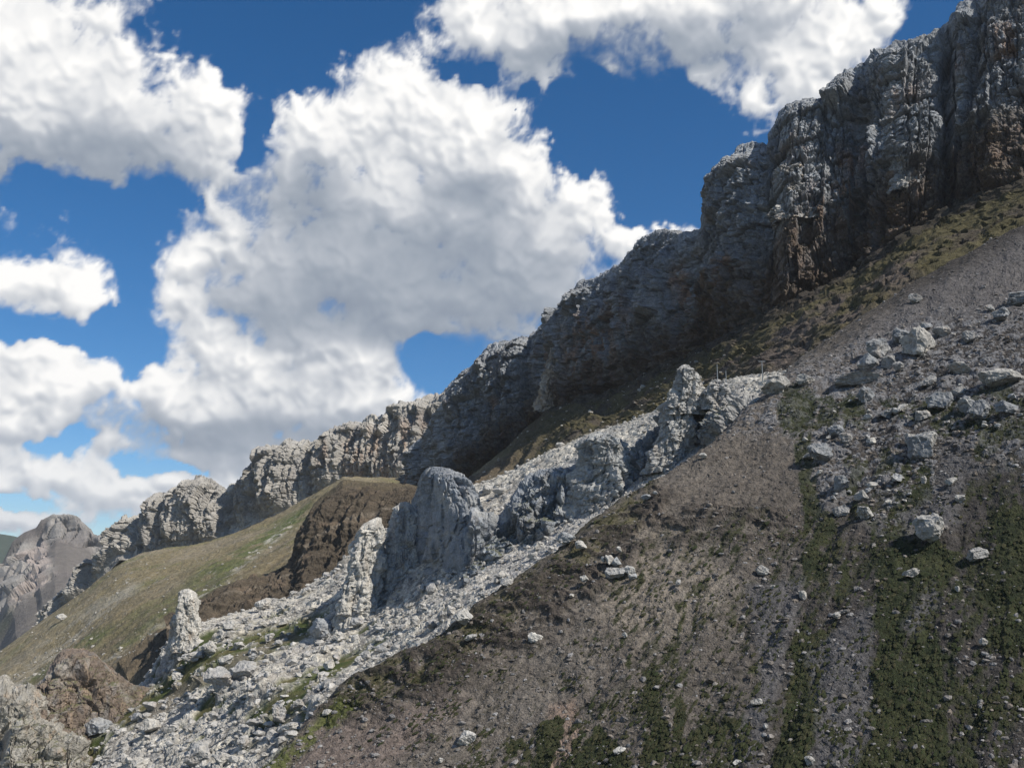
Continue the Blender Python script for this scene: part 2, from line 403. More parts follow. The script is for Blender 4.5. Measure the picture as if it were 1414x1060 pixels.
def cliff_main():
    nu, nv = 960, 385
    xs = np.r_[np.linspace(560, 1424, 900), np.linspace(1426, 1560, 60)]
    topy = np.interp(xs, *np.array(SKY1, float).T); footy = np.interp(xs, *np.array(FOOT1, float).T)
    Yb = wallY(xs)
    rows = []
    # rows from below the foot to the rim, then the plateau going back
    fr = [(-0.10, -6), (0.0, 0), (0.16, 4), (0.34, 12), (0.55, 17), (0.8, 26), (0.93, 34), (1.0, 52)]
    for f, back in fr:
        rows.append(at(xs, footy + (topy - footy) * f, Yb + back))
    last = rows[-1]
    for dback, dz in ((60, -10), (220, -70)):
        q = last.copy(); q[:, 1] += dback; q[:, 0] += dback * 0.75; q[:, 2] += dz; rows.append(q)
    pos = [-0.10, 0, .16, .34, .55, .8, .93, 1.0, 1.06, 1.14]
    P = skin(rows, nv, pos)
    N = blur(normals(P), 6)
    N /= np.linalg.norm(N, axis=-1, keepdims=True)
    v = np.broadcast_to(np.linspace(pos[0], pos[-1], nv)[:, None], P.shape[:2])
    px = np.broadcast_to(xs[None], P.shape[:2])
    q = P * (1, 1, 0.42)
    warp = fbm(P / 60, 3, 5)[..., None] * 10
    qw = q + warp
    low = smooth(0.50, 0.20, v + 0.10 * fbm(P / 40, 3, 71) + .08 * smooth(980, 860, px))           # bedded darker foot of the wall
    up = smooth(1.0, 0.86, v)
    sw = np.cumsum(np.r_[0, np.linalg.norm(np.diff(P[40], axis=0)[:, :2], axis=1)])[None] * np.ones((nv, 1))
    sj = sw + 9 * fbm(P / (50, 50, 110), 3, 33) + 2.0 * fbm(P / 9, 3, 34); zj = P[..., 2] - .33 * sw + 5 * fbm(P / 45, 3, 35) + 1.4 * fbm(P / 8, 3, 36)
    B1, j1, b1 = blocks(sj, zj, 62, 46, 301); B2, j2, b2 = blocks(sj + 11, zj, 28, 15, 302); B3, j3, b3 = blocks(sj + 5, zj, 11, 5.6, 303); B4, j4, b4 = blocks(sj, zj, 4.4, 2.4, 304)
    d = 15 * ridged(qw / 120, 3, 11) + 5 * ridged(qw / 48, 3, 23) + blur(15 * B1, 1) + 9 * B2 + 3.6 * B3 + 1.3 * B4
    d -= 3.5 * smooth(1.6, 0, j1) + 2.2 * smooth(1.0, 0, j2) + 1.0 * smooth(.7, 0, j3)
    fa, ea, ca = facets((qw) / 34, 3, 1.1); d += blur(7.0 * fa, 1)
    fb, eb, cb = facets((q + warp * .6) / 13, 4, 1.0); d += 2.6 * fb * (1 - .4 * low)
    fc_, ec, cc = facets((P * (1, 1, .8) + warp * .3) / 5.2, 5, 1.0); d += 1.8 * fc_ - .8 * smooth(.10, 0, ec)
    fd_ = facets(P / 2.3, 6, 1.0)[0]; d += .75 * fd_
    d -= 5.5 * smooth(0.06, 0.0, ea) + 2.6 * smooth(0.07, 0.0, eb)
    # bedding parallel to the foot of the wall
    hh = v * 260 + 4 * fbm(P / 50, 3, 31)
    k = hh / 15; fr_ = k - np.floor(k); st = np.floor(k)
    lay = _r(_hash(st.astype(np.int64), st.astype(np.int64) * 0, st.astype(np.int64) * 0, 77), 1) - .5
    d += (3.4 * low + 0.9) * (lay + 0.9 * (smooth(0.75, 1.0, fr_) - .2)) * 1.3
    k2 = hh / 5.1 + .3; f2 = k2 - np.floor(k2)
    d -= (1.2 * low + .25) * smooth(0.30, 0.0, f2)
    d += 1.0 * fbm(P / 5, 4, 41)
    # big clefts between the buttresses (photo columns) and bulges
    def cleft(xc, w, depth, lean=0.0):
        return -depth * np.exp(-(((px - xc - lean * (v - .5) * 100 + 6 * fbm(P / 30, 2, 90)) / w) ** 2))
    for a in ((1306, 9, 26, -.1), (1197, 10, 16, -.05), (1182, 6, 10, 0), (1063, 14, 16, .1), (972, 20, 12, .1), (880, 12, 10, .2), (905, 7, 6, 0), (760, 8, 9, .1), (738, 10, 10, .1), (1236, 5, 5, .3), (1345, 8, 8, .2)):
        d += cleft(*a)
    for xc, w, hgt, v0, v1 in ((1120, 45, 16, .2, 1.0), (1010, 30, 10, .1, .95), (1095, 16, 15, .0, .55), (1250, 40, 10, .25, 1.0), (715, 22, 10, 0, .9), (915, 16, 12, .2, .85), (1380, 30, 12, 0, .8)):
        d += hgt * np.exp(-((px - xc) / w) ** 2) * smooth(v0 - .1, v0 + .1, v) * smooth(v1 + .08, v1 - .08, v)
    d *= smooth(-0.1, 0.03, v) * 0.85 + .15
    P = P + N * (d * (0.25 + .75 * up))[..., None]
    # crumbled rim
    rim = np.exp(-((v - 1.0) / .05) ** 2)
    P[..., 2] += rim * (3.2 * facets(P / (14, 14, 60), 8)[0] + 1.5 * fbm(P / 6, 3, 9))
    # rock colours; the wall's blue shade is put into the base tone
    c = colfill(P, (.265, .283, .305))
    t = fbm(P / 45, 4, 51); c = mixc(c, (.34, .335, .325), smooth(0.0, .5, t) * .6)
    c = mixc(c, (.155, .175, .20), smooth(0.05, .5, fbm(P / (25, 25, 60), 4, 52)) * .6)
    streak = fbm(P / (9, 9, 70), 4, 53)
    oz = smooth(-.05, .35, fbm(P / 70, 3, 54)) * smooth(.95, .55, v)
    oz = np.maximum(oz, np.exp(-((px - 830) / 60.) ** 2) * smooth(.85, .5, v)); oz = np.maximum(oz, .7 * np.exp(-((px - 1120) / 70.) ** 2) * smooth(.42, .25, v))
    c = mixc(c, ORANGE, np.clip(oz * smooth(-.2, .3, streak) * .85, 0, 1))
    c = mixc(c, (.12, .125, .135), smooth(.2, .55, fbm(P / (6, 6, 90), 3, 55)) * .5 * smooth(1.0, .7, v))
    c = mixc(c, (.120, .090, .070), low * (.70 + .3 * smooth(-.3, .3, fbm(P / 20, 3, 56))))
    c = mixc(c, BROWN, smooth(.12, .0, v + .03 * fbm(P / 15, 3, 57)) * .8)
    c *= (0.90 + .20 * cb)[..., None] * (.88 + .24 * b3)[..., None] * (.93 + .14 * b2)[..., None]
    c = mixc(c, (.07, .07, .075), np.clip(smooth(.9, .1, j2) * .5 + smooth(.5, .1, j3) * .25, 0, 1))
    flat = np.clip(normals(P, None)[..., 2], 0, 1)
    c = mixc(c, DRYGRASS, smooth(.75, .9, flat) * smooth(.95, .8, v) * smooth(.5, .25, v) * .6)
    return P, c
P, c = cliff_main()
CL1 = P
sheet('cliff_wall', P, M_ROCK, c, 'tall grey limestone cliff wall rising to the upper right')

SKY2 = [(60,880),(95,822),(120,797),(150,765),(165,740),(180,718),(200,708),(220,690),(245,683),(262,668),(280,665),(300,675),(312,677),(330,668),(350,655),(365,640),(372,625),(400,616),(440,612),(460,603),(480,590),(510,583),(530,578),(545,566),(570,558),(600,553),(612,548),(640,540),(720,510)]
FOOT2 = [(60,905),(95,842),(130,812),(165,770),(200,764),(230,760),(291,754),(344,727),(380,716),(417,699),(444,683),(474,664),(520,668),(570,672),(620,680),(720,700)]
def wall2Y(px): return np.interp(px, [60, 100, 250, 400, 600, 720], [2330, 2300, 2190, 2080, 1960, 1900])
def cliff_far():
    nu, nv = 620, 195
    xs = np.linspace(60, 720, nu)
    topy = np.interp(xs, *np.array(SKY2, float).T); footy = np.interp(xs, *np.array(FOOT2, float).T)
    Yb = wall2Y(xs)
    rows = []
    fr = [(-0.12, -22), (0.0, 0), (0.3, 10), (0.6, 22), (0.85, 40), (1.0, 62)]
    for f, back in fr: rows.append(at(xs, footy + (topy - footy) * f, Yb + back))
    last = rows[-1]
    for db, dz in ((120, -20), (400, -160)):
        q = last.copy(); q[:, 1] += db; q[:, 2] += dz; rows.append(q)
    pos = [-.12, 0, .3, .6, .85, 1, 1.08, 1.2]
    P = skin(rows, nv, pos); N = blur(normals(P), 4); N /= np.linalg.norm(N, axis=-1, keepdims=True)
    v = np.broadcast_to(np.linspace(pos[0], pos[-1], nv)[:, None], P.shape[:2]); px = np.broadcast_to(xs[None], P.shape[:2])
    q = P * (1, 1, .28); w = fbm(P / 120, 3, 5)[..., None] * 18
    s_ = P[..., 0] * .93 - P[..., 1] * .36; sz_ = np.stack([s_, P[..., 2] * .16, P[..., 1] * .15], -1)
    d = 14 * ridged((sz_ + w) / 130, 3, 111) + 17 * ridged((sz_ + w * .6) / 46, 3, 123) + 7 * ridged((sz_ + w * .3) / 17, 2, 124)
    fa, ea, ca = facets((P * (1, 1, .4) + w) / 52, 13, 1.1); d += blur(11 * fa, 1) - 5 * smooth(.12, 0, ea)
    fb, eb, cb = facets((P * (1, 1, .6) + w * .5) / 20, 14, 1.0); d += 5.5 * fb - 2.5 * smooth(.1, 0, eb)
    fc_, ec, cc = facets(P / 9, 15, 1.); d += 3.0 * fc_ - 1.2 * smooth(.1, 0, ec)
    hh = P[..., 2] / 34 + .5 * fbm(P / 150, 2, 131); f2 = hh - np.floor(hh)
    d -= 3.0 * smooth(.16, 0, f2)
    sj = s_ + 12 * fbm(P / (70, 70, 160), 3, 133) + 3 * fbm(P / 16, 3, 134); zj = P[..., 2] - .17 * s_ + 8 * fbm(P / 80, 3, 135)
    B1, j1, b1 = blocks(sj, zj, 64, 95, 311); B2, j2, b2 = blocks(sj, zj, 25, 34, 312); B3, j3, b3 = blocks(sj, zj, 10, 11, 313)
    d += 16 * B1 + 11 * B2 + 5 * B3 - 5 * smooth(2.5, 0, j1) - 3.5 * smooth(1.8, 0, j2)
    d += 10 * np.exp(-((px - 262) / 38) ** 2) * smooth(1.05, .8, v) - 14 * np.exp(-((px - 318) / 16) ** 2) - 18 * np.exp(-((px - 192) / 14) ** 2) + 26 * np.exp(-((px - 375) / 26) ** 2) - 18 * np.exp(-((px - 425) / 16) ** 2)
    d = d * smooth(-.2, .35, v)
    P = P + N * (d * (.3 + .7 * smooth(1.0, .88, v)))[..., None]
    rim = np.exp(-((v - 1.0) / .08) ** 2)
    P[..., 2] += rim * (8 * facets(P / (22, 22, 90), 8)[0] + 4 * fbm(P / 14, 3, 9))
    c = colfill(P, (.32, .305, .28))
    c = mixc(c, PALE, smooth(-.1, .4, fbm(P / 90, 4, 151)) * .6)
    c = mixc(c, (.23, .23, .235), smooth(0.05, .5, fbm(P / (30, 30, 120), 4, 152)) * .55)
    oz = smooth(380, 520, px) * smooth(.95, .5, v)
    c = mixc(c, ORANGE, oz * smooth(-.1, .4, fbm(P / (22, 22, 90), 3, 153)) * .6)
    c *= (0.88 + .24 * cb)[..., None]
    return P, c
P, c = cliff_far()
sheet('far_cliff_wall', P, M_ROCK, c, 'pale sunlit cliff wall running down to the left')

# ------------------------------------------------------------------ slopes
PA, PB, PC = -250.0, 0.36, 0.55          # the plane of the near slope
EDGE = [(240,1190),(300,1130),(379,1052),(430,990),(480,938),(531,917),(592,890),(629,870),(670,836),(718,802),(748,778),(786,754),(820,724),(847,700),(900,660),(960,622),(1000,597),(1040,562),(1075,537),(1110,514),(1170,472),(1260,408),(1340,362),(1414,322),(1500,276),(1700,170),(1900,70)]
def slope_near():
    nu, nv = 780, 500
    E = np.array(EDGE, float)
    bottom = np.array([(330,1190),(1440,1120),(1500,1110),(2300,1110),(2500,900)], float)
    def res(pl, n, k):
        d = np.r_[0, np.cumsum(np.hypot(*np.diff(pl, axis=0).T))]; dcut = d[k]; t = np.interp(np.linspace(0, 1, n), [0, .93, 1], [0, dcut, d[-1]])
        return np.interp(t, d, pl[:, 0]), np.interp(t, d, pl[:, 1])
    ex, ey = res(E, nu, len(E) - 3); bx, by = res(bottom, nu, 2)
    rows = []
    edgeP = at(ex, ey, planeY(ex, ey, PA, PB, PC))
    # round the rib: rows behind the edge fall away to the left and down
    left = np.array((-0.80, 0.60, 0.0))
    k = smooth(1250, 950, ex)[:, None]
    down = np.array((0, 0, -1.0))
    rows.append(edgeP + left * 60 + down * (20 + 60 * k)); rows.append(edgeP + left * 26 + down * (4 + 22 * k)); rows.append(edgeP)
    pos = [-0.14, -0.06, 0]
    for f in (.12, .3, .55, .8, 1.0):
        x = ex + (bx - ex) * f; y = ey + (by - ey) * f
        rows.append(at(x, y, planeY(x, y, PA, PB, PC))); pos.append(f)
    P = skin(rows, nv, pos)
    P = blur(P, 3)
    px, py, _ = proj(P)
    v = np.broadcast_to(np.linspace(pos[0], pos[-1], nv)[:, None], P.shape[:2])
    N = normals(P); N = blur(N, 5); N /= np.linalg.norm(N, axis=-1, keepdims=True)
    # coordinates along and across the fall line
    g = np.array((PB, PC)) / math.hypot(PB, PC)
    s = P[..., 0] * g[1] - P[..., 1] * g[0]; t = P[..., 0] * g[0] + P[..., 1] * g[1]
    st = np.stack([s, t, P[..., 2] * 0], -1)
    d = 6 * fbm(P / 110, 3, 201)
    gull = fbm(st / (11, 90, 1) + fbm(P / 40, 2, 206)[..., None] * .5, 3, 202)
    right = smooth(950, 1150, px) * smooth(600, 760, py)
    d += (1.3 + 1.4 * right) * gull
    lump = fbm(P / 14, 4, 203); d += 1.5 * lump + .5 * fbm(P / 3.2, 3, 207)
    # small rock steps across the rib
    ledge = ridged(np.stack([s / 34, t / 9, s * 0], -1) + fbm(P / 30, 2, 205)[..., None] * .6, 3, 204)
    lm = poly_mask(px, py, [(480,935),(620,870),(760,775),(860,700),(905,665),(940,690),(900,760),(860,800),(780,860),(700,905),(600,960),(470,1000),(430,1000)], 22)
    lm = np.maximum(lm, poly_mask(px, py, [(880,700),(1080,690),(1110,740),(930,760)], 14) * .8)
    d += lm * 3.2 * smooth(.25, .75, ledge) * ledge
    # the stony area up right is made of rubble
    rub = poly_mask(px + 22 * gull, py + 14 * lump, [(1000,590),(1050,545),(1160,480),(1300,440),(1500,430),(1500,640),(1330,640),(1300,720),(1210,720),(1200,650),(1130,700),(1100,600)], 25)
    f1, e1, c1 = facets(P / 6.5, 21, 1.0); f2, e2, c2 = facets(P / 2.6, 22, 1.0)
    S1, i1 = stones(P / 6.0 + .2 * fbm(P / 4, 2, 242)[..., None], 24, .5, .55); S2, i2 = stones(P / 2.6, 25, .5, .45)
    d += rub * (1.3 * blur(S1, 1) + .4 * S2)
    d += .28 * f2 + .30 * S2 * (1 - rub)
    P = P + N * d[..., None]
    # ---- colour
    c = colfill(P, (.118, .103, .088))
    n1 = fbm(P / 60, 4, 211); n2 = fbm(P / 12, 4, 212); n3 = fbm(P / 3.5, 3, 213)
    c = mixc(c, (.160, .144, .126), smooth(-.2, .5, n1) * .6)
    c = mixc(c, (.038, .035, .034), smooth(960, 1250, px + .3 * (py - 700) + 30 * n1) * .88)  # painted shade: ground colour darkens towards the lower right
    # pale gravel at the top right, scree fans
    fan = poly_mask(px, py, [(1075,540),(1160,480),(1260,410),(1420,325),(1600,250),(1600,460),(1300,450),(1230,540),(1160,540)], 14)
    c = mixc(c, (.115, .108, .107), fan * .8)
    tan = poly_mask(px, py, [(870,725),(930,735),(1010,800),(980,860),(880,880),(820,840),(840,780)], 25)
    c = mixc(c, (.225, .195, .16), tan * .7)
    tan2 = poly_mask(px, py, [(755,960),(790,955),(800,1000),(790,1075),(745,1075),(750,1010)], 8)
    c = mixc(c, (.24, .17, .13), tan2 * .6)
    red = poly_mask(px, py, [(379,1060),(440,990),(520,990),(600,960),(640,960),(520,1075),(380,1075)], 20)
    c = mixc(c, (.155, .125, .11), red * .8)
    # dull turf along the rib
    rib = poly_mask(px, py, [(440,990),(480,940),(620,872),(760,772),(850,698),(905,656),(880,720),(800,790),(740,830),(690,870),(600,940),(500,985)], 10)
    rg = np.clip(rib * smooth(-.35, .25, n2 + .4 * n3), 0, 1)
    c = mixc(c, (.085, .078, .035), rg * .85)
    c = mixc(c, (.05, .042, .036), lm * smooth(.35, .75, ledge) * .9)
    sp_ = poly_mask(px, py, [(700,870),(900,740),(1100,700),(1420,640),(1420,1100),(500,1100),(560,980)], 40)
    c = mixc(c, (.05, .046, .034), sp_ * smooth(.12, .45, n3 + .5 * n2) * .6)
    # green turf: patches with their own outlines, running down the fall line
    gn = fbm(st / (5, 16, 1), 4, 221) + .35 * fbm(P / 2.5, 3, 222)
    gw = fbm(st / (22, 40, 1), 3, 223)
    G = np.zeros(px.shape)
    def turf(poly, soft=9, amt=1.0, thr=-.25):
        nonlocal G
        G = np.maximum(G, amt * smooth(.35, .65, poly_mask(px + 12 * gn + 13 * gw, py + 16 * gn + 20 * gw, poly, soft) * smooth(thr - .25, thr + .25, gn)))
    for poly in TURF: turf(*poly)
    gr = poly_mask(px, py, [(930,760),(1120,700),(1420,640),(1420,1100),(900,1100),(860,960)], 50) * smooth(.12 - .22 * smooth(1060, 1250, px), .34 - .1 * smooth(1060, 1250, px), gn + .25 * gw)
    tf = fbm(st / (2.6, 9, 1) + .3 * gw[..., None], 3, 224) + .45 * gw
    gr2 = poly_mask(px, py, [(840,760),(960,730),(1130,690),(1420,640),(1420,1100),(620,1100),(700,990),(820,900)], 45) * smooth(.20, .34, tf)
    G = np.maximum(G, np.maximum(gr * .8, gr2))
    gcol = mixc(colfill(P, (.017, .024, .009)), (.036, .041, .016), smooth(-.25, .35, fbm(P / 18, 3, 225)))
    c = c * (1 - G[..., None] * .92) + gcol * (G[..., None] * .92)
    gb = poly_mask(px, py, [(350,1065),(420,1010),(470,965),(500,975),(470,1000),(400,1060),(385,1075)], 6)
    c = mixc(c, (.080, .092, .028), gb * .9 * smooth(-.4, .1, n3 + n2))
    c = mixc(c, (.18, .18, .187), rub * smooth(.05, .3, S1 + .6 * S2) * (1 - .7 * G) * .85)
    # gravel runs between the turf on the right
    run = poly_mask(px, py, [(1300,600),(1340,610),(1320,720),(1250,740),(1240,700),(1290,680)], 8)
    for pl in ([(1110,905),(1180,850),(1205,840),(1200,1000),(1180,1060),(1120,1060),(1130,980)], [(1030,800),(1110,790),(1080,930),(1040,1060),(1000,1060),(1050,940)], [(1245,870),(1290,800),(1300,830),(1265,880)]):
        run = np.maximum(run, poly_mask(px + 8 * gn, py, pl, 8))
    c = mixc(c, (.090, .087, .089), run * .85)
    c *= (0.88 + .24 * c2)[..., None] 
    return P, c, G, N
def _safe(a): return a
TURF = [
    ([(1085,545),(1190,540),(1200,575),(1150,600),(1120,590),(1080,600),(1075,560)], 8, 1, -.4),
    ([(1095,600),(1125,590),(1130,690),(1150,700),(1140,800),(1110,800),(1100,680)], 8, 1, -.25),
    ([(1215,555),(1320,545),(1400,540),(1420,580),(1300,600),(1240,585)], 9, 1, -.15),
    ([(1245,640),(1290,635),(1290,690),(1260,760),(1215,790),(1225,700)], 9, 1, -.3),
    ([(1215,780),(1290,740),(1330,760),(1300,830),(1270,880),(1240,900),(1235,960),(1220,1070),(1180,1075),(1205,960),(1210,860)], 9, 1, -.42),
    ([(1240,890),(1290,860),(1300,900),(1310,1070),(1210,1075),(1225,980)], 9, 1, -.42),
    ([(1095,880),(1150,860),(1160,800),(1180,790),(1150,850),(1130,920),(1140,980),(1100,1075),(1060,1075),(1085,980)], 9, 1, -.42),
    ([(1160,620),(1250,600),(1240,640),(1200,700),(1170,700)], 9, .9, 0.0),
    ([(1360,720),(1430,680),(1430,960),(1380,960),(1370,850)], 12, 1, -.35),
    ([(1330,560),(1430,560),(1430,620),(1340,630)], 9, .9, -.1),
    ([(890,925),(915,915),(905,960),(920,1000),(900,1075),(870,1075),(885,990)], 5, 1, -.5),
    ([(925,960),(935,950),(945,980),(930,1020),(945,1075),(920,1075)], 5, 1, -.5),
    ([(735,985),(765,970),(775,1000),(760,1075),(735,1075)], 5, 1, -.5),
    ([(690,1010),(715,1000),(740,1050),(730,1075),(690,1060)], 6, 1, -.2),
    ([(780,1020),(830,1000),(860,1030),(870,1075),(780,1075)], 6, 1, -.2),
    ([(950,1010),(1000,990),(1040,1000),(1030,1075),(940,1075)], 8, 1, 0),
    ([(620,1060),(660,1040),(650,1075),(620,1075)], 6, 1, -.3),
]
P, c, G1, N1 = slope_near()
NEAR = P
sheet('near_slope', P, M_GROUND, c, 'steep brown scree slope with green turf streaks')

FARB = [(20,1120),(60,1070),(100,1016),(143,979),(200,940),(229,893),(244,876),(287,861),(355,843),(412,818),(452,793),(477,779),(540,725),(600,692),(660,674),(700,657),(760,624),(810,600),(870,582),(930,562),(1000,532),(1060,520),(1110,508)]
def nearY(px, py): return planeY(px, py, PA, PB, PC)
def slope_boulders():
    nu, nv = 680, 330
    ne = [(310,1210),(380,1130),(430,1050),(480,990),(530,965),(592,930),(629,905),(670,870),(718,835),(786,785),(847,730),(900,690),(960,652),(1010,625),(1060,600),(1100,580)]
    ner = []
    for x, y in ne: ner.append((x, y, float(nearY(x, y)) + np.interp(x, [300, 600, 850, 1000, 1100], [75, 80, 60, 25, 14])))
    fyr = [(x, y, np.interp(x, [20, 229, 355, 477, 600, 810, 1000, 1110], [700, 800, 850, 850, 830, 760, 680, 620])) for x, y in FARB]
    a = row_a(ner, nu); b = row_a(fyr, nu)
    back = b + np.array((-30, 60, -50.))
    P = skin([a, a * .72 + b * .28, a * .35 + b * .65, b, back], nv, [0, .28, .65, 1, 1.12])
    P = blur(P, 4)
    px, py, _ = proj(P)
    v = np.broadcast_to(np.linspace(0, 1.12, nv)[:, None], P.shape[:2])
    N = normals(P); N = blur(N, 5); N /= np.linalg.norm(N, axis=-1, keepdims=True)
    A = b.mean(0) - a.mean(0)
    u3 = np.gradient(P, axis=1); u3 /= np.linalg.norm(u3, axis=-1, keepdims=True)
    # rock/turf bands running down the slope
    uu = np.cumsum(np.linalg.norm(np.gradient(P, axis=1), axis=-1), axis=1)
    band = fbm(np.stack([uu / 90, v * 16, uu * 0], -1) + fbm(P / 60, 2, 300)[..., None] * .6, 3, 301)
    low = smooth(560, 300, px)                  # more turf lower down
    green = smooth(.0, .25, band * .9 + .35 * fbm(P / 14, 3, 302) - .05 - .40 * (1 - low)) * smooth(700, 520, px)
    g2 = np.zeros(px.shape)
    for pl in ([(140,985),(200,955),(260,905),(300,905),(330,880),(430,850),(480,830),(540,790),(500,835),(440,870),(360,905),(290,945),(200,985),(170,1005)],
               [(380,960),(470,900),(540,870),(520,890),(430,950),(400,1000),(350,1010),(340,990)],
               [(350,1075),(400,1020),(500,945),(540,925),(470,975),(430,1040),(390,1075)],
               [(60,1075),(120,1020),(150,1005),(140,1040),(100,1075)]):
        g2 = np.maximum(g2, poly_mask(px + 5 * band, py + 5 * band, pl, 6) * smooth(-.55, -.1, fbm(P / 9, 3, 303)))
    green = np.maximum(green, g2)
    strip = smooth(.93, .80, v) * 1.0
    f0, e0, c0 = facets(P / 17, 30, 1.0); f1, e1, c1 = facets(P / 7.5, 31, 1.1); f2, e2, c2 = facets(P / 3.4, 32, 1.1)
    big = smooth(.72, .82, c0) * smooth(0, .12, e0) * smooth(700, 420, px)
    rock = 1 - green
    d = 5 * fbm(P / 80, 3, 304)
    S0, i0 = stones(P / 24 + .25 * fbm(P / 12, 2, 341)[..., None], 34, .5, .72); S1, i1 = stones(P / 11 + .25 * fbm(P / 6, 2, 342)[..., None], 35, .5, .45); S2, i2 = stones(P / 5, 36, .5, .3)
    d += rock * ((blur(5.0 * S0, 2) * smooth(760, 420, px) + 2.1 * S1 * smooth(860, 560, px)) * (.35 + .65 * smooth(-.2, .2, fbm(P / 45, 3, 345))) + .9 * S2 + .35 * f2)
    d -= green * 1.2; d += .5 * fbm(P / 5, 3, 305)
    P = P + N * d[..., None]
    c = colfill(P, (.49, .465, .41))
    c = mixc(c, (.29, .285, .275), smooth(-.2, .4, fbm(P / 30, 4, 311)) * .85)
    c = mixc(c, (.50, .46, .40), smooth(.1, .5, fbm(P / 18, 3, 312)) * .5)
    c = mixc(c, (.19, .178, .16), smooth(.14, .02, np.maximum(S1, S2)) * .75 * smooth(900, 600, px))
    c *= (.84 + .30 * c1)[..., None] * (.88 + .24 * c2)[..., None]
    smallscree = smooth(560, 760, px) * smooth(.55, .2, v)
    c = mixc(c, (.34, .33, .325), smallscree * .6)
    gc = mixc(colfill(P, (.060, .078, .022)), (.115, .105, .045), smooth(-.2, .4, fbm(P / 16, 3, 313)))
    c = c * (1 - green[..., None]) + gc * green[..., None]
    path = poly_mask(px, py, [(190,985),(260,940),(330,900),(400,868),(410,875),(330,915),(270,955),(200,998)], 4)
    c = mixc(c, (.17, .15, .12), path * .75)
    return P, c, green, N
P, c, G2, N2 = slope_boulders()
MID = P
sheet('boulder_field_ground', P, M_GROUND, c, 'pale rubble slope with bands of turf')

